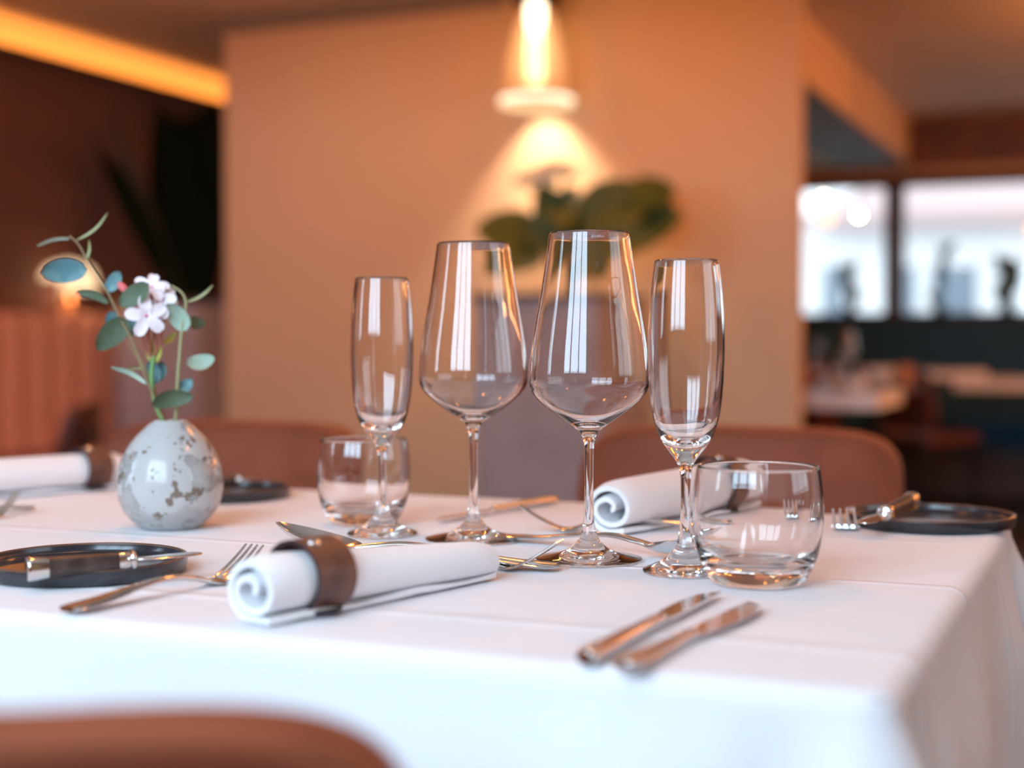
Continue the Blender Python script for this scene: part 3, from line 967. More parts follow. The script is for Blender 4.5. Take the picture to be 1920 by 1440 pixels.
def leaf_mesh(px0, py0, px1, py1, wpx, dz0=0.0, dz1=0.0, cup=0.15, roll=0.3, shape=0.9):
    """leaf from base to tip"""
    a, b = vpt(px0, py0, dz0), vpt(px1, py1, dz1)
    ax = b - a; Ln = ax.length; ax.normalize()
    view = (EYE - a).normalized()
    side = ax.cross(view).normalized()
    nrm = side.cross(ax).normalized()
    side, nrm = (side * math.cos(roll) + nrm * math.sin(roll)), (nrm * math.cos(roll) - side * math.sin(roll))
    W = wpx / PPM / 2
    V, Fc = [], []
    nu, nv = 12, 6
    for i in range(nu + 1):
        u = i / nu
        w = W * math.sin(PI * u ** shape) ** 0.5 if 0 < u < 1 else W * 0.04
        for j in range(nv + 1):
            v = -1 + 2 * j / nv
            p = a + ax * (Ln * u) + side * (w * v) + nrm * (cup * W * (v * v) - 0.12 * Ln * math.sin(PI * u))
            V.append(p)
    m = nv + 1
    for i in range(nu):
        for j in range(nv):
            q = i * m + j
            Fc.append((q, q + 1, q + m + 1, q + m))
    return V, Fc

def sprig(name, stem_px, leaves, label, stem_mat, r0=0.0016, r1=0.0007):
    base = vb + Vector((0, 0, 0.08))
    root = empty(name, base, label, 'sprig', 'cut stems in the speckled vase')
    pts = [vpt(x, y, d) for x, y, d in stem_px]
    path = crom([tuple(p) for p in pts], 4)
    obj('stem', tube(path, lambda t: r0 + (r1 - r0) * t, 8), stem_mat, root, 60)
    for lf in leaves:
        lm = lf[0]
        o = obj('leaf', leaf_mesh(*lf[1:]), M[lm], root, 180)
    return root

# tall left eucalyptus
sprig('eucalyptus_sprig', [(316, 800, 0), (300, 765, 0), (285, 722, 0.004), (262, 672, 0.006), (240, 622, 0.006), (222, 592, 0.006), (206, 556, 0.005), (188, 524, 0.003), (163, 486, 0.0), (147, 458, 0.0), (130, 442, 0.0)], [
    ('eucblue', 163, 506, 77, 511, 46, 0.0, 0.012, 0.2, 0.15, 0.95),
    ('eucblue', 200, 546, 226, 509, 27, 0.004, 0.01, 0.2, 0.3),
    ('euc', 205, 566, 143, 546, 22, 0.004, -0.006, 0.3, 0.7),
    ('euc', 226, 572, 280, 532, 38, 0.022, 0.030, 0.2, 0.2),
    ('euc', 240, 600, 180, 655, 46, 0.006, 0.014, 0.2, 0.25, 0.75),
    ('eucblue', 228, 596, 200, 606, 36, 0.004, -0.004, 0.2, 0.2),
    ('eucblue', 232, 632, 262, 592, 30, 0.002, -0.008, 0.2, 0.3),
    ('eucpale', 130, 446, 70, 460, 10, 0, 0.004, 0.5, 0.9),
    ('stempale', 143, 452, 203, 399, 8, 0, 0.003, 0.5, 0.9),
    ('stempale', 162, 490, 168, 450, 8, 0, 0.003, 0.5, 0.9),
], 'tall eucalyptus sprig leaning left in the vase with blue-green round leaves', M['stem'])
# right eucalyptus
sprig('eucalyptus_sprig', [(328, 800, -0.004), (331, 760, -0.004), (333, 716, -0.002), (337, 660, 0), (341, 615, 0), (348, 580, 0), (347, 560, 0), (338, 546, 0), (322, 536, -0.002)], [
    ('eucpale', 350, 618, 314, 568, 36, 0.0, 0.012, 0.2, 0.2, 0.8),
    ('stempale', 350, 568, 400, 536, 9, 0, -0.004, 0.6, 0.9),
    ('eucpale', 349, 684, 402, 672, 32, 0, -0.012, 0.25, 0.4),
    ('euc', 352, 604, 384, 606, 26, -0.01, -0.03, 0.2, 0.2),
    ('eucblue', 334, 735, 360, 712, 25, -0.002, -0.01, 0.2, 0.3),
    ('sepal', 306, 645, 332, 622, 13, -0.004, -0.012, 0.3, 0.5),
], 'pale upright eucalyptus sprig on the right side of the vase bouquet', M['stempale'], 0.0018, 0.0008)
# low leaves
sprig('eucalyptus_sprig', [(314, 800, 0.004), (300, 770, 0.006), (285, 735, 0.008), (275, 712, 0.008), (262, 680, 0.006), (248, 655, 0.0), (240, 640, -0.002)], [
    ('eucpale', 276, 718, 209, 687, 14, 0.006, 0.012, 0.5, 0.8),
    ('eucblue', 292, 722, 282, 676, 30, 0.0, -0.006, 0.2, 0.3),
    ('eucblue', 296, 716, 304, 678, 24, -0.004, -0.010, 0.2, 0.3),
    ('euc', 362, 742, 283, 756, 36, 0.006, 0.018, 0.3, 0.45, 1.05),
    ('stempale', 270, 690, 232, 694, 8, 0.004, 0.006, 0.4, 0.8),
], 'short eucalyptus sprig low at the vase mouth with a broad drooping leaf', M['stem'], 0.0013, 0.0006)

# pink-white tube flowers
fl = empty('flower_stem', vb + Vector((0, 0, 0.082)), 'green flower stem bearing a cluster of white and pink star blossoms', 'flower', 'cut stems in the speckled vase')
obj('stem', tube(crom([tuple(vpt(*p)) for p in ((312, 800, 0.002), (296, 770, 0.004), (286, 735, 0.006), (284, 700, 0.006), (288, 668, 0.004))], 4), lambda t: 0.0019 - 0.0004 * t, 8), M['stemgreen'], fl, 60)
for (x0, y0, x1, y1, w) in ((284, 680, 291, 622, 13), (293, 680, 302, 648, 9), (282, 678, 270, 650, 8), (288, 684, 283, 648, 9)):
    obj('sepal', leaf_mesh(x0, y0, x1, y1, w, 0.004, 0.004, 0.4, 0.3), M['sepal'], fl, 180)
def blossom(px, py, bx_, by_, petals, dz, prad=22, face=None, ang0=0):
    c = vpt(px, py, dz)
    b = vpt(bx_, by_, 0.004)
    root_t = obj('blossom_tube', tube(crom([tuple(b), tuple(b.lerp(c, 0.5) + Vector((0, 0, 0.001))), tuple(c)], 5), lambda t: 0.0011 + 0.0010 * t ** 2, 8), M['flowertube'], fl, 60)
    nrm = (EYE - c).normalized()
    if face: nrm = (nrm + RT * face[0] + Vector((0, 0, 1)) * face[1]).normalized()
    e1 = Vector((0, 0, 1)).cross(nrm).normalized(); e2 = nrm.cross(e1)
    parts = []
    for k in range(petals):
        a = ang0 + 2 * PI * k / petals
        d = e1 * math.cos(a) + e2 * math.sin(a)
        s = nrm.cross(d).normalized()
        Lp = prad / PPM
        V, Fc = [], []
        for i in range(9):
            u = i / 8
            w = Lp * 0.30 * (0.35 + 0.65 * math.sin(PI * min(1, u * 0.62 + 0.12)) ** 1.0) * (1 - max(0, u - 0.8) ** 2 * 14)
            for j in range(5):
                v = -1 + j / 2
                V.append(c + d * (Lp * u) + s * (w * v) + nrm * (0.0012 * v * v + 0.30 * Lp * u * (1 - u) + 0.0002 * k))
        for i in range(8):
            for j in range(4):
                q = i * 5 + j
                Fc.append((q, q + 1, q + 6, q + 5))
        parts.append((V, Fc))
    obj('petals', join(*parts), M['petal'], fl, 180)
    Mx = frame(c + nrm * 0.0006, e1, nrm)
    obj('throat', xf(lathe([(0.0024, 0), (0.0016, 0.0008), (0, 0.001)], (0, 0, 0), 12), Mx), M['petalpink'], fl, 180)
blossom(274, 592, 283, 660, 5, 0.018, 40, (0.25, -0.1), 0.5)
blossom(296, 566, 292, 655, 5, 0.006, 36, (-0.3, 0.2), 0.2)
blossom(284, 540, 290, 655, 5, 0.006, 34, (0.2, 0.9), 1.3)
blossom(310, 562, 300, 650, 5, 0.000, 26, (0.8, 0.0), 0.9)
for (x0, y0, x1, y1) in ((239, 548, 222, 530), (262, 580, 252, 568)):
    obj('flower_bud', tube(crom([tuple(vpt(x0, y0, 0.01)), tuple(vpt((x0 + x1) / 2, (y0 + y1) / 2, 0.01)), tuple(vpt(x1, y1, 0.01))], 6), lambda t: 0.0008 + 0.0026 * math.sin(PI * min(1, t * 0.85 + 0.08)), 10), M['bud'], fl, 60)
for (x0, y0) in ((270, 650), (278, 655), (300, 640)):
    obj('blossom_tube', tube(crom([tuple(vpt(285, 672, 0.004)), tuple(vpt(x0, y0, 0.004)), tuple(vpt(x0 - 6 + 3 * (x0 > 290), y0 - 50, 0.006))], 5), 0.0012, 8), M['flowertube'], fl, 60)

# ------------------------------------------------------------------ pedestals with plants
def pedestal(c, w, h, label):
    root = empty('planter_pedestal', (c.x, c.y, 0), label, 'planter', 'tall grey planters')
    k = w / 2
    obj('body', rbox(c.x - k, c.x + k, c.y - k, c.y + k, 0, h, 0.02), M['planter'], root, 40)
    obj('rim', join(box(c.x - k - .006, c.x + k + .006, c.y - k - .006, c.y - k + .03, h, h + .025), box(c.x - k - .006, c.x + k + .006, c.y + k - .03, c.y + k + .006, h, h + .025),
        box(c.x - k - .006, c.x - k + .03, c.y - k + .03, c.y + k - .03, h, h + .025), box(c.x + k - .03, c.x + k + .006, c.y - k + .03, c.y + k - .03, h, h + .025)), M['wood'], root, 0, label='dark wooden top rim')
    obj('soil', box(c.x - k + .03, c.x + k - .03, c.y - k + .03, c.y + k - .03, h, h + .012), M['soil'], root, 0)
    return root

def bigleaf(base, tip, W, cup=0.2, nrm=None, fold=0.0, droop=0.1):
    a, b = Vector(base), Vector(tip)
    ax = b - a; Ln = ax.length; ax.normalize()
    n = Vector(nrm) if nrm else Vector((0.2, -1, 0.5))
    side = ax.cross(n).normalized(); n = side.cross(ax).normalized()
    V, Fc = [], []
    nu, nv = 14, 8
    for i in range(nu + 1):
        u = i / nu
        w = W / 2 * math.sin(PI * u ** 0.8) ** 0.6 if 0 < u < 1 else 0.002
        for j in range(nv + 1):
            v = -1 + 2 * j / nv
            V.append(a + ax * (Ln * u) + side * (w * v) + n * (cup * w * abs(v) - droop * Ln * u * u))
    m = nv + 1
    for i in range(nu):
        for j in range(nv):
            q = i * m + j
            Fc.append((q, q + 1, q + m + 1, q + m))
    return V, Fc

cp = atY(1052, 4.78)
pw = 0.47
pedestal(cp, pw, 1.06, 'tall grey planter pedestal behind the wine glasses holding a leafy plant')
PD = (Vector((cp.x, cp.y, 0)) - Vector((0, 0, 0))).dot(F0)
plant = empty('leafy_plant', (cp.x, cp.y, 1.075), 'broad-leaved green plant with cream blossoms beneath the wall light', 'plant')
def ppt(px, py, dz=0): return atD(px, py, PD - dz)
root_p = Vector((cp.x, cp.y, 1.072))
def pl_leaf(pb, pt, W, dz0, dz1, m='leafdark', nrm=None, cup=0.2):
    a, b = ppt(*pb, dz0), ppt(*pt, dz1)
    obj('leaf', bigleaf(a, b, W, cup, nrm), M[m], plant, 180)
    mid = root_p.lerp(a, 0.5) + Vector((0, 0, 0.05))
    obj('leaf_stalk', tube(crom([tuple(root_p), tuple(mid), tuple(a)], 5), 0.008, 8), M['leafdark'], plant, 60)
k = 5.2 / F
pl_leaf((1025, 455), (895, 425), 105 * k, 0.05, 0.15)
pl_leaf((1010, 470), (925, 500), 80 * k, 0.1, 0.22)
pl_leaf((1060, 470), (1015, 345), 80 * k, 0.0, 0.1, nrm=(0.6, -1, 0.1))
pl_leaf((1030, 440), (1075, 340), 66 * k, 0.1, 0.0)
pl_leaf((1095, 455), (1135, 345), 90 * k, -0.05, -0.1)
pl_leaf((1090, 430), (1215, 350), 125 * k, 0.05, 0.1)
pl_leaf((1110, 450), (1275, 395), 125 * k, 0.0, 0.1)
pl_leaf((1180, 375), (1268, 345), 75 * k, 0.1, 0.05)
pl_leaf((1100, 470), (1225, 440), 80 * k, 0.1, 0.2)
pl_leaf((1070, 475), (1160, 505), 90 * k, 0.12, 0.2)
pl_leaf((1040, 470), (985, 405), 70 * k, 0.12, 0.16)
pl_leaf((1075, 520), (1105, 470), 66 * k, 0.14, 0.16)
for bx0, by0, rr in ((985, 335, 24), (1008, 322, 22), (1040, 316, 27), (1065, 320, 20), (1025, 330, 24)):
    c = ppt(bx0, by0, 0.05)
    V, Fc = [], []
    q = rnd.random() * 6
    base = lathe([(0, -rr * k * 0.6), (rr * k * 0.7, -rr * k * 0.45), (rr * k, 0), (rr * k * 0.75, rr * k * 0.45), (0, rr * k * 0.6)], c, 14)
    V = [c + (v - c) * (1 + 0.10 * math.sin(40 * v.x + q) + 0.1 * math.cos(50 * v.z + q)) for v in map(Vector, base[0])]
    obj('blossom', (V, base[1]), M['blossom'], plant, 180)
    obj('blossom_stalk', tube([tuple(root_p), tuple(ppt(1040, 430, 0.02)), tuple(c)], 0.006, 8), M['leafdark'], plant, 60)

cp2 = Vector((-4.03, 5.53, 0))
pedestal(cp2, 0.44, 1.085, 'tall grey planter pedestal left of the beige partition, behind the bouquet')
P2D = Vector((cp2.x, cp2.y, 0)).dot(F0)
bl = empty('blade_plant', (cp2.x, cp2.y, 1.10), 'tall dark blade-leaved plant standing in the left grey planter', 'plant')
def p2(px, py, dz=0): return atD(px, py, P2D - dz)
blades = [(345, 575, 290, 185, 50), (352, 575, 318, 200, 48), (360, 575, 340, 215, 55), (366, 575, 360, 205, 50), (372, 575, 378, 190, 52), (380, 575, 400, 185, 50),
          (350, 575, 305, 290, 60), (385, 575, 412, 230, 52), (368, 575, 385, 260, 60), (342, 575, 325, 300, 60), (375, 575, 350, 320, 60), (330, 575, 345, 240, 60)]
for i, (x0, y0, x1, y1, w) in enumerate(blades):
    a, b = p2(x0, y0, rnd.uniform(-.06, .06)), p2(x1, y1, rnd.uniform(-.15, .2))
    obj('leaf', bigleaf(a, b, w * 1.7 * P2D / F, 0.15, (rnd.uniform(-.3, .3), -1, 0.1), droop=0.03), M['leafblack'], bl, 180)
for (x0, y0, x1, y1, w) in ((335, 560, 182, 270, 26), (332, 540, 215, 290, 18)):
    obj('leaf', bigleaf(p2(x0, y0), p2(x1, y1, 0.1), w * 1.5 * P2D / F, 0.3, droop=-0.06), M['leafblack'], bl, 180)
for (x0, y0, x1, y1, w) in ((340, 560, 205, 205, 26), (335, 550, 158, 225, 14)):
    obj('leaf', bigleaf(p2(x0, y0), p2(x1, y1, 0.1), w * P2D / F, 0.3, droop=-0.04), M['leafbrown'], bl, 180, label='withered brown blade leaf')

# ------------------------------------------------------------------ pendant downlight by the partition
lc = atY(1006, CY - 0.15)
LD = Vector((lc.x, lc.y, 0)).dot(F0)
zb = atD(1006, 196, LD).z
zt = CZ
pend = empty('pendant_lamp', (lc.x, lc.y, zb), 'lit ribbed bell-shaped pendant lamp hanging before the beige partition', 'lamp')
rS = 69 * LD / F
n = 80
V, Fc = [], []
prof = crom([(0.96, 0.0), (0.92, 0.02), (0.86, 0.08), (0.78, 0.17), (0.62, 0.27), (0.42, 0.345), (0.22, 0.39)], 5)
rows = len(prof)
for r_, z_ in prof:
    for j in range(n):
        a = 2 * PI * j / n
        rr = r_ * rS * (1 + 0.02 * math.cos(a * 20))
        V.append((lc.x + rr * math.cos(a), lc.y + rr * math.sin(a), zb + z_))
for i in range(rows - 1):
    for j in range(n):
        a, b = i * n + j, i * n + (j + 1) % n
        Fc.append((a, b, b + n, a + n))
shade_m = bpy.data.materials.new('lit_ribbed_shade'); shade_m.use_nodes = True
nt = shade_m.node_tree; nt.nodes.clear()
tr = nt.nodes.new('ShaderNodeBsdfTranslucent'); tr.inputs['Color'].default_value = (1.0, 0.75, 0.45, 1)
tp = nt.nodes.new('ShaderNodeBsdfTransparent'); tp.inputs['Color'].default_value = (1.0, 0.85, 0.62, 1)
mx = nt.nodes.new('ShaderNodeMixShader'); mx.inputs[0].default_value = 0.45
ou = nt.nodes.new('ShaderNodeOutputMaterial')
nt.links.new(tr.outputs[0], mx.inputs[1]); nt.links.new(tp.outputs[0], mx.inputs[2]); nt.links.new(mx.outputs[0], ou.inputs[0])
obj('lamp_shade', (V, Fc), shade_m, pend, 180)
rib_parts = []
for j in range(20):
    a = 2 * PI * j / 20
    rib_parts.append(tube([(lc.x + r_ * rS * 1.02 * math.cos(a), lc.y + r_ * rS * 1.02 * math.sin(a), zb + z_) for r_, z_ in prof[::2]], 0.0035, 6))
obj('shade_ribs', join(*rib_parts), M['amber'], pend, 60)
obj('bulb', lathe(crom([(0, 0.06), (0.026, 0.07), (0.032, 0.10), (0.032, 0.33), (0.026, 0.37), (0, 0.385)], 4), (lc.x + .02, lc.y - .06, zb), 24), emit('bulb_glow', (1.0, 0.82, 0.55), 5.0), pend, 180)
obj('diffuser', lathe([(rS * 0.985, 0.0), (rS * 1.0, 0.010), (rS * 0.985, 0.022), (rS * 0.965, 0.022), (rS * 0.965, 0.0), (rS * 0.985, 0.0)], (lc.x, lc.y, zb), 64), emit('diffuser_glow', (1.0, 0.85, 0.62), 2.0), pend, 60, label='bright glowing lower ring')
obj('ceiling_cup', lathe([(rS * 0.24, 0.39), (rS * 0.55, 0.36), (rS * 0.60, 0.40), (rS * 0.5, zt - zb)], (lc.x, lc.y, zb), 32, close1=True), M['leg'], pend, 60)

# ------------------------------------------------------------------ left side furniture
# channel-tufted banquette along the left wall
bq = empty('banquette', (XL + .25, 5.6, 0), 'pink channel-tufted banquette along the dark left wall', 'banquette')
y, Lb = 4.4, 4.2
V, Fc = [], []
ys = []
nch = 11
nback = 19
pitch = 0.16
cols = []
for c_ in range(nback):
    for q in range(8):
        u = q / 8
        cols.append((3.4 + (c_ + u) * pitch, 0.045 * math.sin(PI * u) ** 0.7))
zs = [0.45, 0.7, 0.95, 1.02, 1.045, 1.05]
for (yy, o_) in cols:
    for iz, z_ in enumerate(zs):
        back = 0 if iz < 3 else (0.01, 0.03, 0.08)[iz - 3]
        V.append((XL + 0.14 + o_ - back, yy, z_))
m = len(zs)
for i in range(len(cols) - 1):
    for j in range(m - 1):
        q = i * m + j
        Fc.append((q, q + m, q + m + 1, q + 1))
obj('backrest', (V, Fc), M['panel'], bq, 180)
obj('back_frame', box(XL + 0.005, XL + 0.07, 3.4, 3.4 + nback * pitch, 0.4, 1.048), M['panel'], bq, 0)
obj('seat', rbox(XL + 0.01, XL + 0.58, 3.4, 3.4 + nch * pitch, 0.30, 0.46, 0.04), M['panel'], bq, 60)
obj('base', box(XL + 0.01, XL + 0.55, 3.42, 3.38 + nch * pitch, 0.0, 0.30), M['wood'], bq, 0)

# portable lamp on the ledge of the banquette
lpt = atD(130, 515, 6.35)
lx, ly = XL + 0.10, lpt.y
tl = atY(130, 1.0)
d = ray(130, 645); tpar = (XL + 0.12) / d.x
lp = Vector((d.x * tpar, d.y * tpar, 1.052))
lD = lp.dot(F0)
tlp = empty('table_lamp', lp, 'small lit mushroom lamp standing on the left banquette ledge', 'lamp')
zc0 = atD(130, 545, lD).z
zc1 = atD(130, 488, lD).z
rl = 52 * lD / F
obj('lamp_shade', lathe(crom([(rl, 0), (rl * 0.95, (zc1 - zc0) * 0.45), (rl * 0.7, (zc1 - zc0) * 0.8), (0, zc1 - zc0)], 5), (lp.x, lp.y, zc0), 32, close0=True), emit('lamp_shade_glow', (1.0, 0.66, 0.38), 1.6), tlp, 60)
obj('pole', tube([(lp.x, lp.y, 1.06), (lp.x, lp.y, zc0)], 0.014, 12), M['amber'], tlp, 60)
obj('base', lathe([(0.05, 0), (0.05, 0.014), (0.01, 0.02), (0, 0.02)], (lp.x, lp.y, 1.05), 24, close0=True), M['amber'], tlp, 60)

for (px_, r_, z1_, nm, lb) in ((96, 0.045, 0.13, 'tea_light_holder', 'small glowing amber tea light left of the mushroom lamp'),):
    d = ray(px_, 645); tpar = (XL + 0.13) / d.x
    q = Vector((d.x * tpar, d.y * tpar, 1.051))
    o = empty(nm, q, lb, 'candle holder')
    obj('holder', lathe(crom([(0.03, 0), (r_, 0.02), (r_, z1_), (r_ * 0.9, z1_), (r_ * 0.88, 0.03), (0, 0.02)], 3), q, 20, close0=True), M['amber'], o, 60)
    obj('flame', lathe(crom([(0, 0.03), (0.014, 0.05), (0, 0.10)], 4), q, 12), emit('flame_glow', (1, 0.5, 0.2), 1.2), o, 180)

# dark chair at the left, half behind the napkin
cc = atD(170, 645, 5.0)
chair((cc.x, cc.y), R(-60), 'dark brown chair in the left background before the tufted banquette', M['leatherdark'], None, 0.71, 0.36)

# ------------------------------------------------------------------ right side background
def bg_table(x0, x1, y0, y1, z, label, cloth_z=None, group='small tables in the right background'):
    root = empty('cafe_table', ((x0 + x1) / 2, (y0 + y1) / 2, 0), label, 'table', group)
    obj('tabletop', rbox(x0, x1, y0, y1, z - 0.035, z, 0.01), M['woodbrown'], root)
    obj('pedestal', tube([((x0 + x1) / 2, (y0 + y1) / 2, 0.02), ((x0 + x1) / 2, (y0 + y1) / 2, z - 0.035)], 0.035, 12), M['leg'], root, 60)
    obj('base', lathe([(0.24, 0), (0.24, 0.012), (0.05, 0.02), (0, 0.02)], ((x0 + x1) / 2, (y0 + y1) / 2, 0), 32, close0=True), M['leg'], root, 60)
    return root

def low_cloth(x0, x1, y0, y1, z, drop, label):
    v, f = rbox(x0 - .004, x1 + .004, y0 - .004, y1 + .004, z - drop, z + 0.004, 0.012)
    # remove the bottom cap, keep cloth as a shell
    f = [q for q in f if len(q) < 10 or any(Vector(v[i]).z > z for i in q)]
    return single('tablecloth', (v, f), M['cloth'], label, 'tablecloth', 'white cloths on the background tables', 40)

q = atD(1512, 735, 5.75)
ta = (q.x - 0.35, q.x + 0.31, q.y - 0.2, q.y + 0.42)
bg_table(*ta, 0.72, 'small background table just right of the beige partition')
low_cloth(*ta, 0.721, 0.06, 'white cloth on the small table beside the beige partition')
q = atD(1765, 705, 7.4)
tb = (q.x, q.x + 1.3, q.y + .1, q.y + 0.8)
bg_table(*tb, 0.72, 'long background table below the right window pane')
low_cloth(tb[0] + .05, tb[1] - .05, tb[2], tb[3], 0.721, 0.05, 'white cloth on the long table below the right window')

q = atD(1672, 760, 6.9)
chair((q.x, q.y), R(150), 'dark red-brown chair between the two background tables', M['leatherdark'], 'leather chairs in the right background', 0.79, 0.40)
q = atD(1526, 720, 7.3)
chair((q.x - .02, q.y + .05), R(0), 'tan leather chair behind the small table at the partition corner', M['leather'], 'leather chairs in the right background', 0.80, 0.30)

# banquette below the window
bw = empty('banquette', (0.3, YF - .3, 0), 'dark blue banquette below the far window band', 'banquette')
obj('backrest', rbox(-2.6, 3.1, YF - .20, YF - .07, 0.45, 1.06, 0.03), M['bluefabric'], bw, 60)
obj('seat', rbox(-2.6, 3.1, YF - .70, YF - .18, 0.32, 0.46, 0.04), M['bluefabric'], bw, 60)
obj('base', box(-2.6, 3.1, YF - .62, YF - .1, 0.02, 0.32), M['wood'], bw, 0)

# things on the background tables
def bg_tumbler(c, h, r, label, group='glasses on the background tables'):
    return single('drinking_glass', lathe(crom([(0, 0.001), (r * .7, 0.001), (r, h * .4), (r * .85, h), (r * .8, h), (r * .94, h * .4), (r * .62, h * 0.06), (0, h * 0.06)], 3), c, 24), M['glass'], label, 'glass', group, 180, origin=c)
zt_ = 0.7255
c = atD(1532, 735, 5.75); c.z = zt_; flute(c, 'stemmed glass on the small background table, next to the partition', 0.95, 'stemmed glasses on the background tables')
c = atD(1585, 735, 5.8); c.z = zt_; wine_glass(c, 'wine glass on the small background table, farthest from the partition')
c = atD(1552, 735, 5.7); c.z = zt_; bg_tumbler(c, 0.085, 0.042, 'squat water glass on the small table near the partition')
c = atD(1600, 735, 5.9); c.z = zt_
single('folded_napkin', rbox(c.x - .09, c.x + .05, c.y - .05, c.y + .05, c.z, c.z + .05, 0.02), M['napkin'], 'white folded napkin on the small table near the partition', 'napkin', smooth=60)
c = atD(1640, 705, 6.35)
sb = empty('cafe_table', (c.x, c.y, 0), 'round side table between the small and the long table', 'table', 'small tables in the right background')
obj('tabletop', lathe([(0.20, 0.70), (0.20, 0.725), (0, 0.725)], (c.x, c.y, 0), 32, close0=True), M['wood'], sb, 30)
obj('pedestal', tube([(c.x, c.y, 0.02), (c.x, c.y, 0.70)], 0.03, 12), M['leg'], sb, 60)
obj('base', lathe([(0.2, 0), (0.2, 0.012), (0.05, 0.02), (0, 0.02)], (c.x, c.y, 0), 32, close0=True), M['leg'], sb, 60)
c.z = zt_
single('salad_bowl', lathe(crom([(0.05, 0), (0.075, 0.03), (0.088, 0.075), (0.082, 0.075), (0.068, 0.032), (0, 0.012)], 4), c, 32, close0=True), M['whitecer'], 'pale blue-white round bowl on the round side table', 'bowl', smooth=60)
c = atD(1697, 705, 6.35); c.z = zt_
single('candle_holder', lathe(crom([(0.025, 0), (0.032, 0.03), (0.03, 0.085), (0.026, 0.085), (0.026, 0.03), (0, 0.02)], 4), c, 24, close0=True), M['amber'], 'small amber candle holder right of the pale bowl', 'candle holder', smooth=60)
c = atD(1790, 700, 7.55); c.z = zt_
single('folded_napkin', rbox(c.x - .18, c.x + .16, c.y - .04, c.y + .05, c.z, c.z + .045, 0.02), M['napkin'], 'white folded napkin lying on the long background table', 'napkin', smooth=60)
c = atD(1757, 700, 7.75)
single('round_cushion', lathe(crom([(0, 0), (0.09, 0.02), (0.12, 0.08), (0.09, 0.16), (0, 0.19)], 5), (c.x, c.y + .6, 0.72), 24), M['amber'], 'round amber cushion on the banquette behind the long table', 'cushion', smooth=180) if False else None

# sill plants
def sill_plant(px, top_px, label, n=9, seed=1, D=8.9, w=0.06):
    r2 = random.Random(seed)
    g = ray(px, 645); s = (YF - .10) / g.y
    b = Vector((g.x * s, g.y * s, WZ0 + 0.0))
    D = b.dot(F0)
    root = empty('potted_plant', (b.x, b.y, b.z), label, 'plant', 'potted plants on the far window sill')
    obj('pot', lathe([(0.035, 0), (0.045, 0.07), (0.038, 0.07), (0.03, 0.02), (0, 0.02)], b, 20, close0=True), M['leg'], root, 60)
    topz = atD(px, top_px, D).z
    H = topz - b.z
    obj('stem', tube([tuple(b + Vector((0, 0, 0.03))), tuple(b + Vector((0.01, 0, H * 0.6))), tuple(b + Vector((0, 0, H * 0.9)))], 0.006, 8), M['plantgreen'], root, 60)
    for i in range(n):
        h = 0.06 + (H - 0.1) * i / n
        a = r2.uniform(0, 6.28)
        p0 = b + Vector((0, 0, h))
        p1 = p0 + Vector((math.cos(a) * w, math.sin(a) * w * 0.6, 0.09))
        obj('leaf', bigleaf(p0, p1, 0.07, 0.2, (math.cos(a) * .4, -1, 0.3)), M['plantgreen'], root, 180)
    return root
sill_plant(1592, 497, 'bushy potted plant on the sill of the left window pane', 12, 2)
sill_plant(1888, 487, 'bushy potted plant on the sill near the right picture edge', 14, 3, w=0.08)
sill_plant(1762, 440, 'thin-stemmed potted plant arching in the middle of the right pane', 4, 5, w=0.09)

# hanging globe lamps in the right aisle
def globe(px, py, D, r, s, label):
    c = atD(px, py, D)
    root = empty('globe_pendant', (c.x, c.y, c.z - r), label, 'lamp', 'small globe pendants in the right aisle')
    obj('globe', lathe(crom([(0, -r), (r * .7, -r * .7), (r, 0), (r * .7, r * .7), (0, r)], 5), c, 24), emit('globe_glow', (1.0, 0.80, 0.58), s), root, 180)
    obj('cord', tube([(c.x, c.y, c.z + r), (c.x, c.y, CZ)], 0.0025, 6), M['leg'], root, 60)
globe(1610, 403, 7.0, 0.012, 60, 'small lit globe pendant before the left far window pane')
globe(1545, 368, 7.6, 0.010, 24, 'faint lit globe pendant close to the partition edge')

# ------------------------------------------------------------------ outdoors
struct('ground', box(-30, 40, YF + .3, 60, -0.3, -0.2), M['ground'])
hs = empty('house', (0, 24, -0.2), 'white house with pinkish roof across the street outside the window', 'building')
hy = 22.0
def hp(px, py): 
    g = ray(px, py); s = hy / g.y
    return EYE + g * s
a0 = hp(1600, 400); a1 = hp(2050, 395)
zr = a0.z
obj('wall', box(a0.x - 4.0, a1.x + 6, hy, hy + 6, -0.2, zr), M['facade'], hs, 0)
rf = [(a0.x - 0.6, hy - .5, zr - .05), (a1.x + 8, hy - .5, zr - .05), (a1.x + 8, hy + 4, zr + 1.6), (a0.x + 1.2, hy + 4, zr + 1.6),
      (a0.x - 0.6, hy - .5, zr - .25), (a1.x + 8, hy - .5, zr - .25), (a1.x + 8, hy + 4, zr + 1.4), (a0.x + 1.2, hy + 4, zr + 1.4)]
obj('roof', (rf, [(0, 1, 2, 3), (7, 6, 5, 4), (0, 4, 5, 1), (1, 5, 6, 2), (2, 6, 7, 3), (3, 7, 4, 0)]), M['roof'], hs, 0)
for (x0, x1) in ((1545, 1580), (1690, 1715), (1750, 1830), (1880, 1900)):
    A_, B_ = hp(x0, 500), hp(x1, 600)
    obj('window', box(A_.x, B_.x, hy - .05, hy + .02, B_.z - .4, A_.z), M['extglass'], hs, 0)

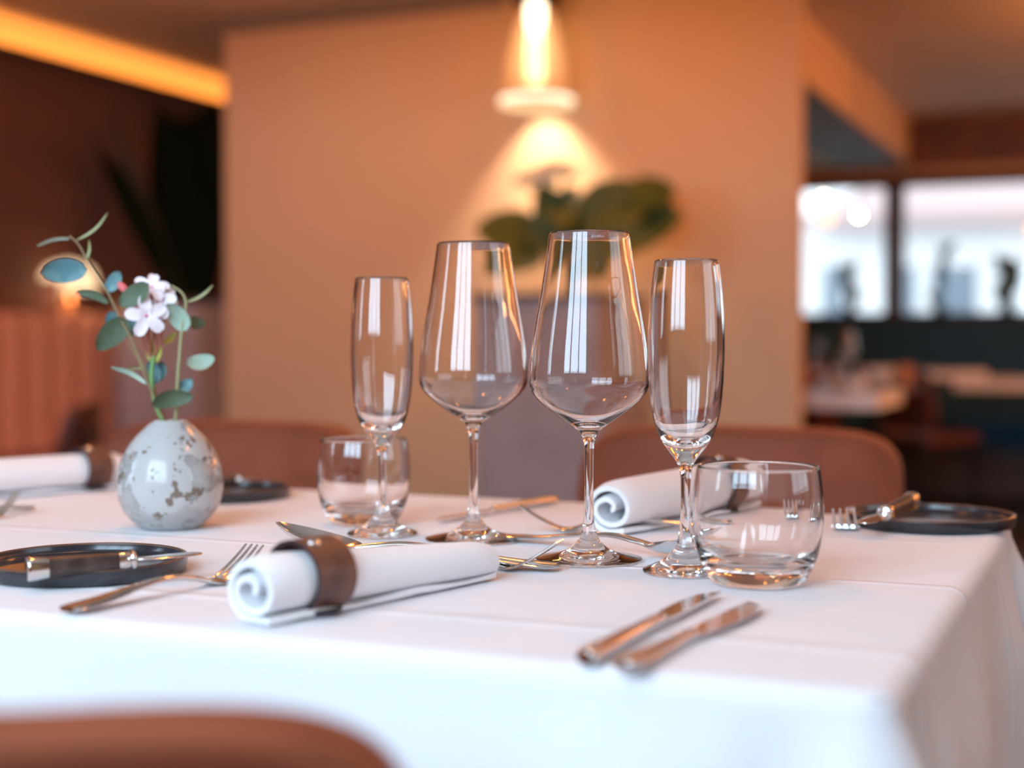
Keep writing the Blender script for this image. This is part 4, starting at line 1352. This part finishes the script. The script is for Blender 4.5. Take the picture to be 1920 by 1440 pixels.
# ------------------------------------------------------------------ lights
def area(name, loc, size, power, col, target=None, direction=None, size_y=None, spread=None):
    l = bpy.data.lights.new(name, 'AREA')
    l.energy = power; l.color = col
    l.shape = 'RECTANGLE'; l.size = size; l.size_y = size_y or size
    if spread: l.spread = R(spread)
    o = bpy.data.objects.new(name, l); COL.objects.link(o)
    o.location = loc
    d = Vector(direction) if direction else Vector(target) - Vector(loc)
    o.rotation_euler = d.to_track_quat('-Z', 'Y').to_euler()
    return o
def strip(name, loc, width, length, power, col, dx):
    """long light running along the room's y axis, facing up and sideways"""
    o = area(name, loc, width, power, col, direction=(dx, 0, 1), size_y=length)
    z = -Vector((dx, 0, 1)).normalized(); y = Vector((0, 1, 0)); x = y.cross(z)
    o.rotation_euler = Matrix(((x.x, y.x, z.x), (x.y, y.y, z.y), (x.z, y.z, z.z))).to_euler()
    return o
def point(name, loc, power, col, r=0.05):
    l = bpy.data.lights.new(name, 'POINT'); l.energy = power; l.color = col; l.shadow_soft_size = r
    o = bpy.data.objects.new(name, l); COL.objects.link(o); o.location = loc
    return o
WARM = (1.0, 0.31, 0.045)
DAY = (0.53, 0.77, 1.0)
def win_light(nm, W, power):
    a, b, z0, z1 = W
    area(nm, ((a + b) / 2, YB - .22, (z0 + z1) / 2), b - a, power, DAY, direction=(0, 1, 0), size_y=z1 - z0)
win_light('daylight_rear', RW, 54)
win_light('rear_left_fill', RW2, 34)  # fill through the added left rear opening
area('side_fill', (XR + .2, (SW[0] + SW[1]) / 2, (SW[2] + SW[3]) / 2), SW[1] - SW[0], 5, DAY, direction=(-1, 0, 0), size_y=SW[3] - SW[2])  # cool fill through the added side window

# cove strip on the left wall
strip('cove_strip', (XL + .06, 4.5, 2.195), 0.03, 8.8, 14, (1.0, 0.40, 0.08), -0.8)

# warm ceiling spots, unseen, added to light the table and walls
spots = [(-0.9, 1.25, 4.6), (0.3, 1.3, 2.5), (-0.45, 2.4, 5), (-1.8, 2.0, 5), (-2.8, 4.1, 5), (-2.0, 4.3, 4), (-1.4, 4.3, 5), (0.2, 3.9, 7), (0.6, 6.6, 8)]
for i, (x, y, pw_) in enumerate(spots):
    o = empty('added_spot', (x, y, CZ - 0.012), 'added unseen round ceiling spot warming the room from above', 'light', 'added ceiling spots')
    obj('trim_ring', lathe([(0.055, 0), (0.058, 0.012), (0.045, 0.012), (0.045, 0.0), (0.055, 0)], (x, y, CZ - 0.012), 24), M['leg'], o, 60)
    l = area('added_spot_light', (x, y, CZ - 0.02), 0.08, pw_, WARM, direction=(0, 0.25 if y > 4 and y < 5 else 0, -1))
    l.data.shape = 'DISK'
for (x, y, z, pw_) in ((1.4, 3.6, 1.95, 5), (-3.4, 3.6, 1.95, 14), (1.2, 5.6, 1.95, 16), (0.9, 7.9, 1.95, 20), (-0.9, 3.5, 2.05, 5), (0.3, 6.3, 1.95, 24), (-2.3, 6.9, 1.95, 5)):
    point('warm_fill_light', (x, y, z), pw_, WARM, 0.06)  # unseen warm fills without any lamp, added to brighten ceiling and walls

strip('ceiling_fill_right', (XR - .06, 5.6, 2.05), 0.06, 7.0, 60, (1.0, 0.38, 0.13), -0.8)  # added uplight to brighten the ceiling, no cove on this side

# pendant lamp beam
l = bpy.data.lights.new('pendant_beam', 'SPOT'); l.energy = 14; l.color = (1.0, 0.78, 0.58)
l.spot_size = R(79); l.spot_blend = 0.2; l.shadow_soft_size = 0.015
o = bpy.data.objects.new('pendant_beam', l); COL.objects.link(o)
o.location = (lc.x - .03, lc.y + .01, zb + 0.14)
o = area('pendant_downlight', (lc.x, lc.y, zb - .004), 0.25, 4, (1.0, 0.72, 0.45), direction=(0, 0, -1), spread=100)
o.data.shape = 'DISK'

# table lamp glow
point('table_lamp_light', (lp.x + .02, lp.y, zc0 - 0.03), 1.2, (1, 0.5, 0.2), 0.03)

# sky
wd = bpy.data.worlds.new('overcast_sky'); scn.world = wd; wd.use_nodes = True
bg = wd.node_tree.nodes['Background']
bg.inputs['Color'].default_value = (0.80, 0.92, 1.0, 1)
bg.inputs['Strength'].default_value = 2.9

# ------------------------------------------------------------------ camera
cam = bpy.data.cameras.new('camera'); co = bpy.data.objects.new('camera', cam); COL.objects.link(co)
co.location = EYE
co.rotation_euler = (PI / 2 - ALPHA, 0, YAW)
cam.sensor_width = 36.0
cam.lens = F * 36.0 / 1920.0
cam.clip_start = 0.02
cam.dof.use_dof = True
cam.dof.focus_distance = 1.05
cam.dof.aperture_fstop = 2.8
scn.camera = co

scn.view_settings.view_transform = 'Standard'
scn.view_settings.look = 'None'
scn.view_settings.gamma = 1
scn.view_settings.exposure = 0.0
cy = scn.cycles
cy.max_bounces = 16
cy.diffuse_bounces = 4
cy.glossy_bounces = 6
cy.transmission_bounces = 14
cy.transparent_max_bounces = 8
cy.caustics_reflective = True
cy.caustics_refractive = True
cy.blur_glossy = 0.6
cy.sample_clamp_indirect = 20.0
cy.use_denoising = True
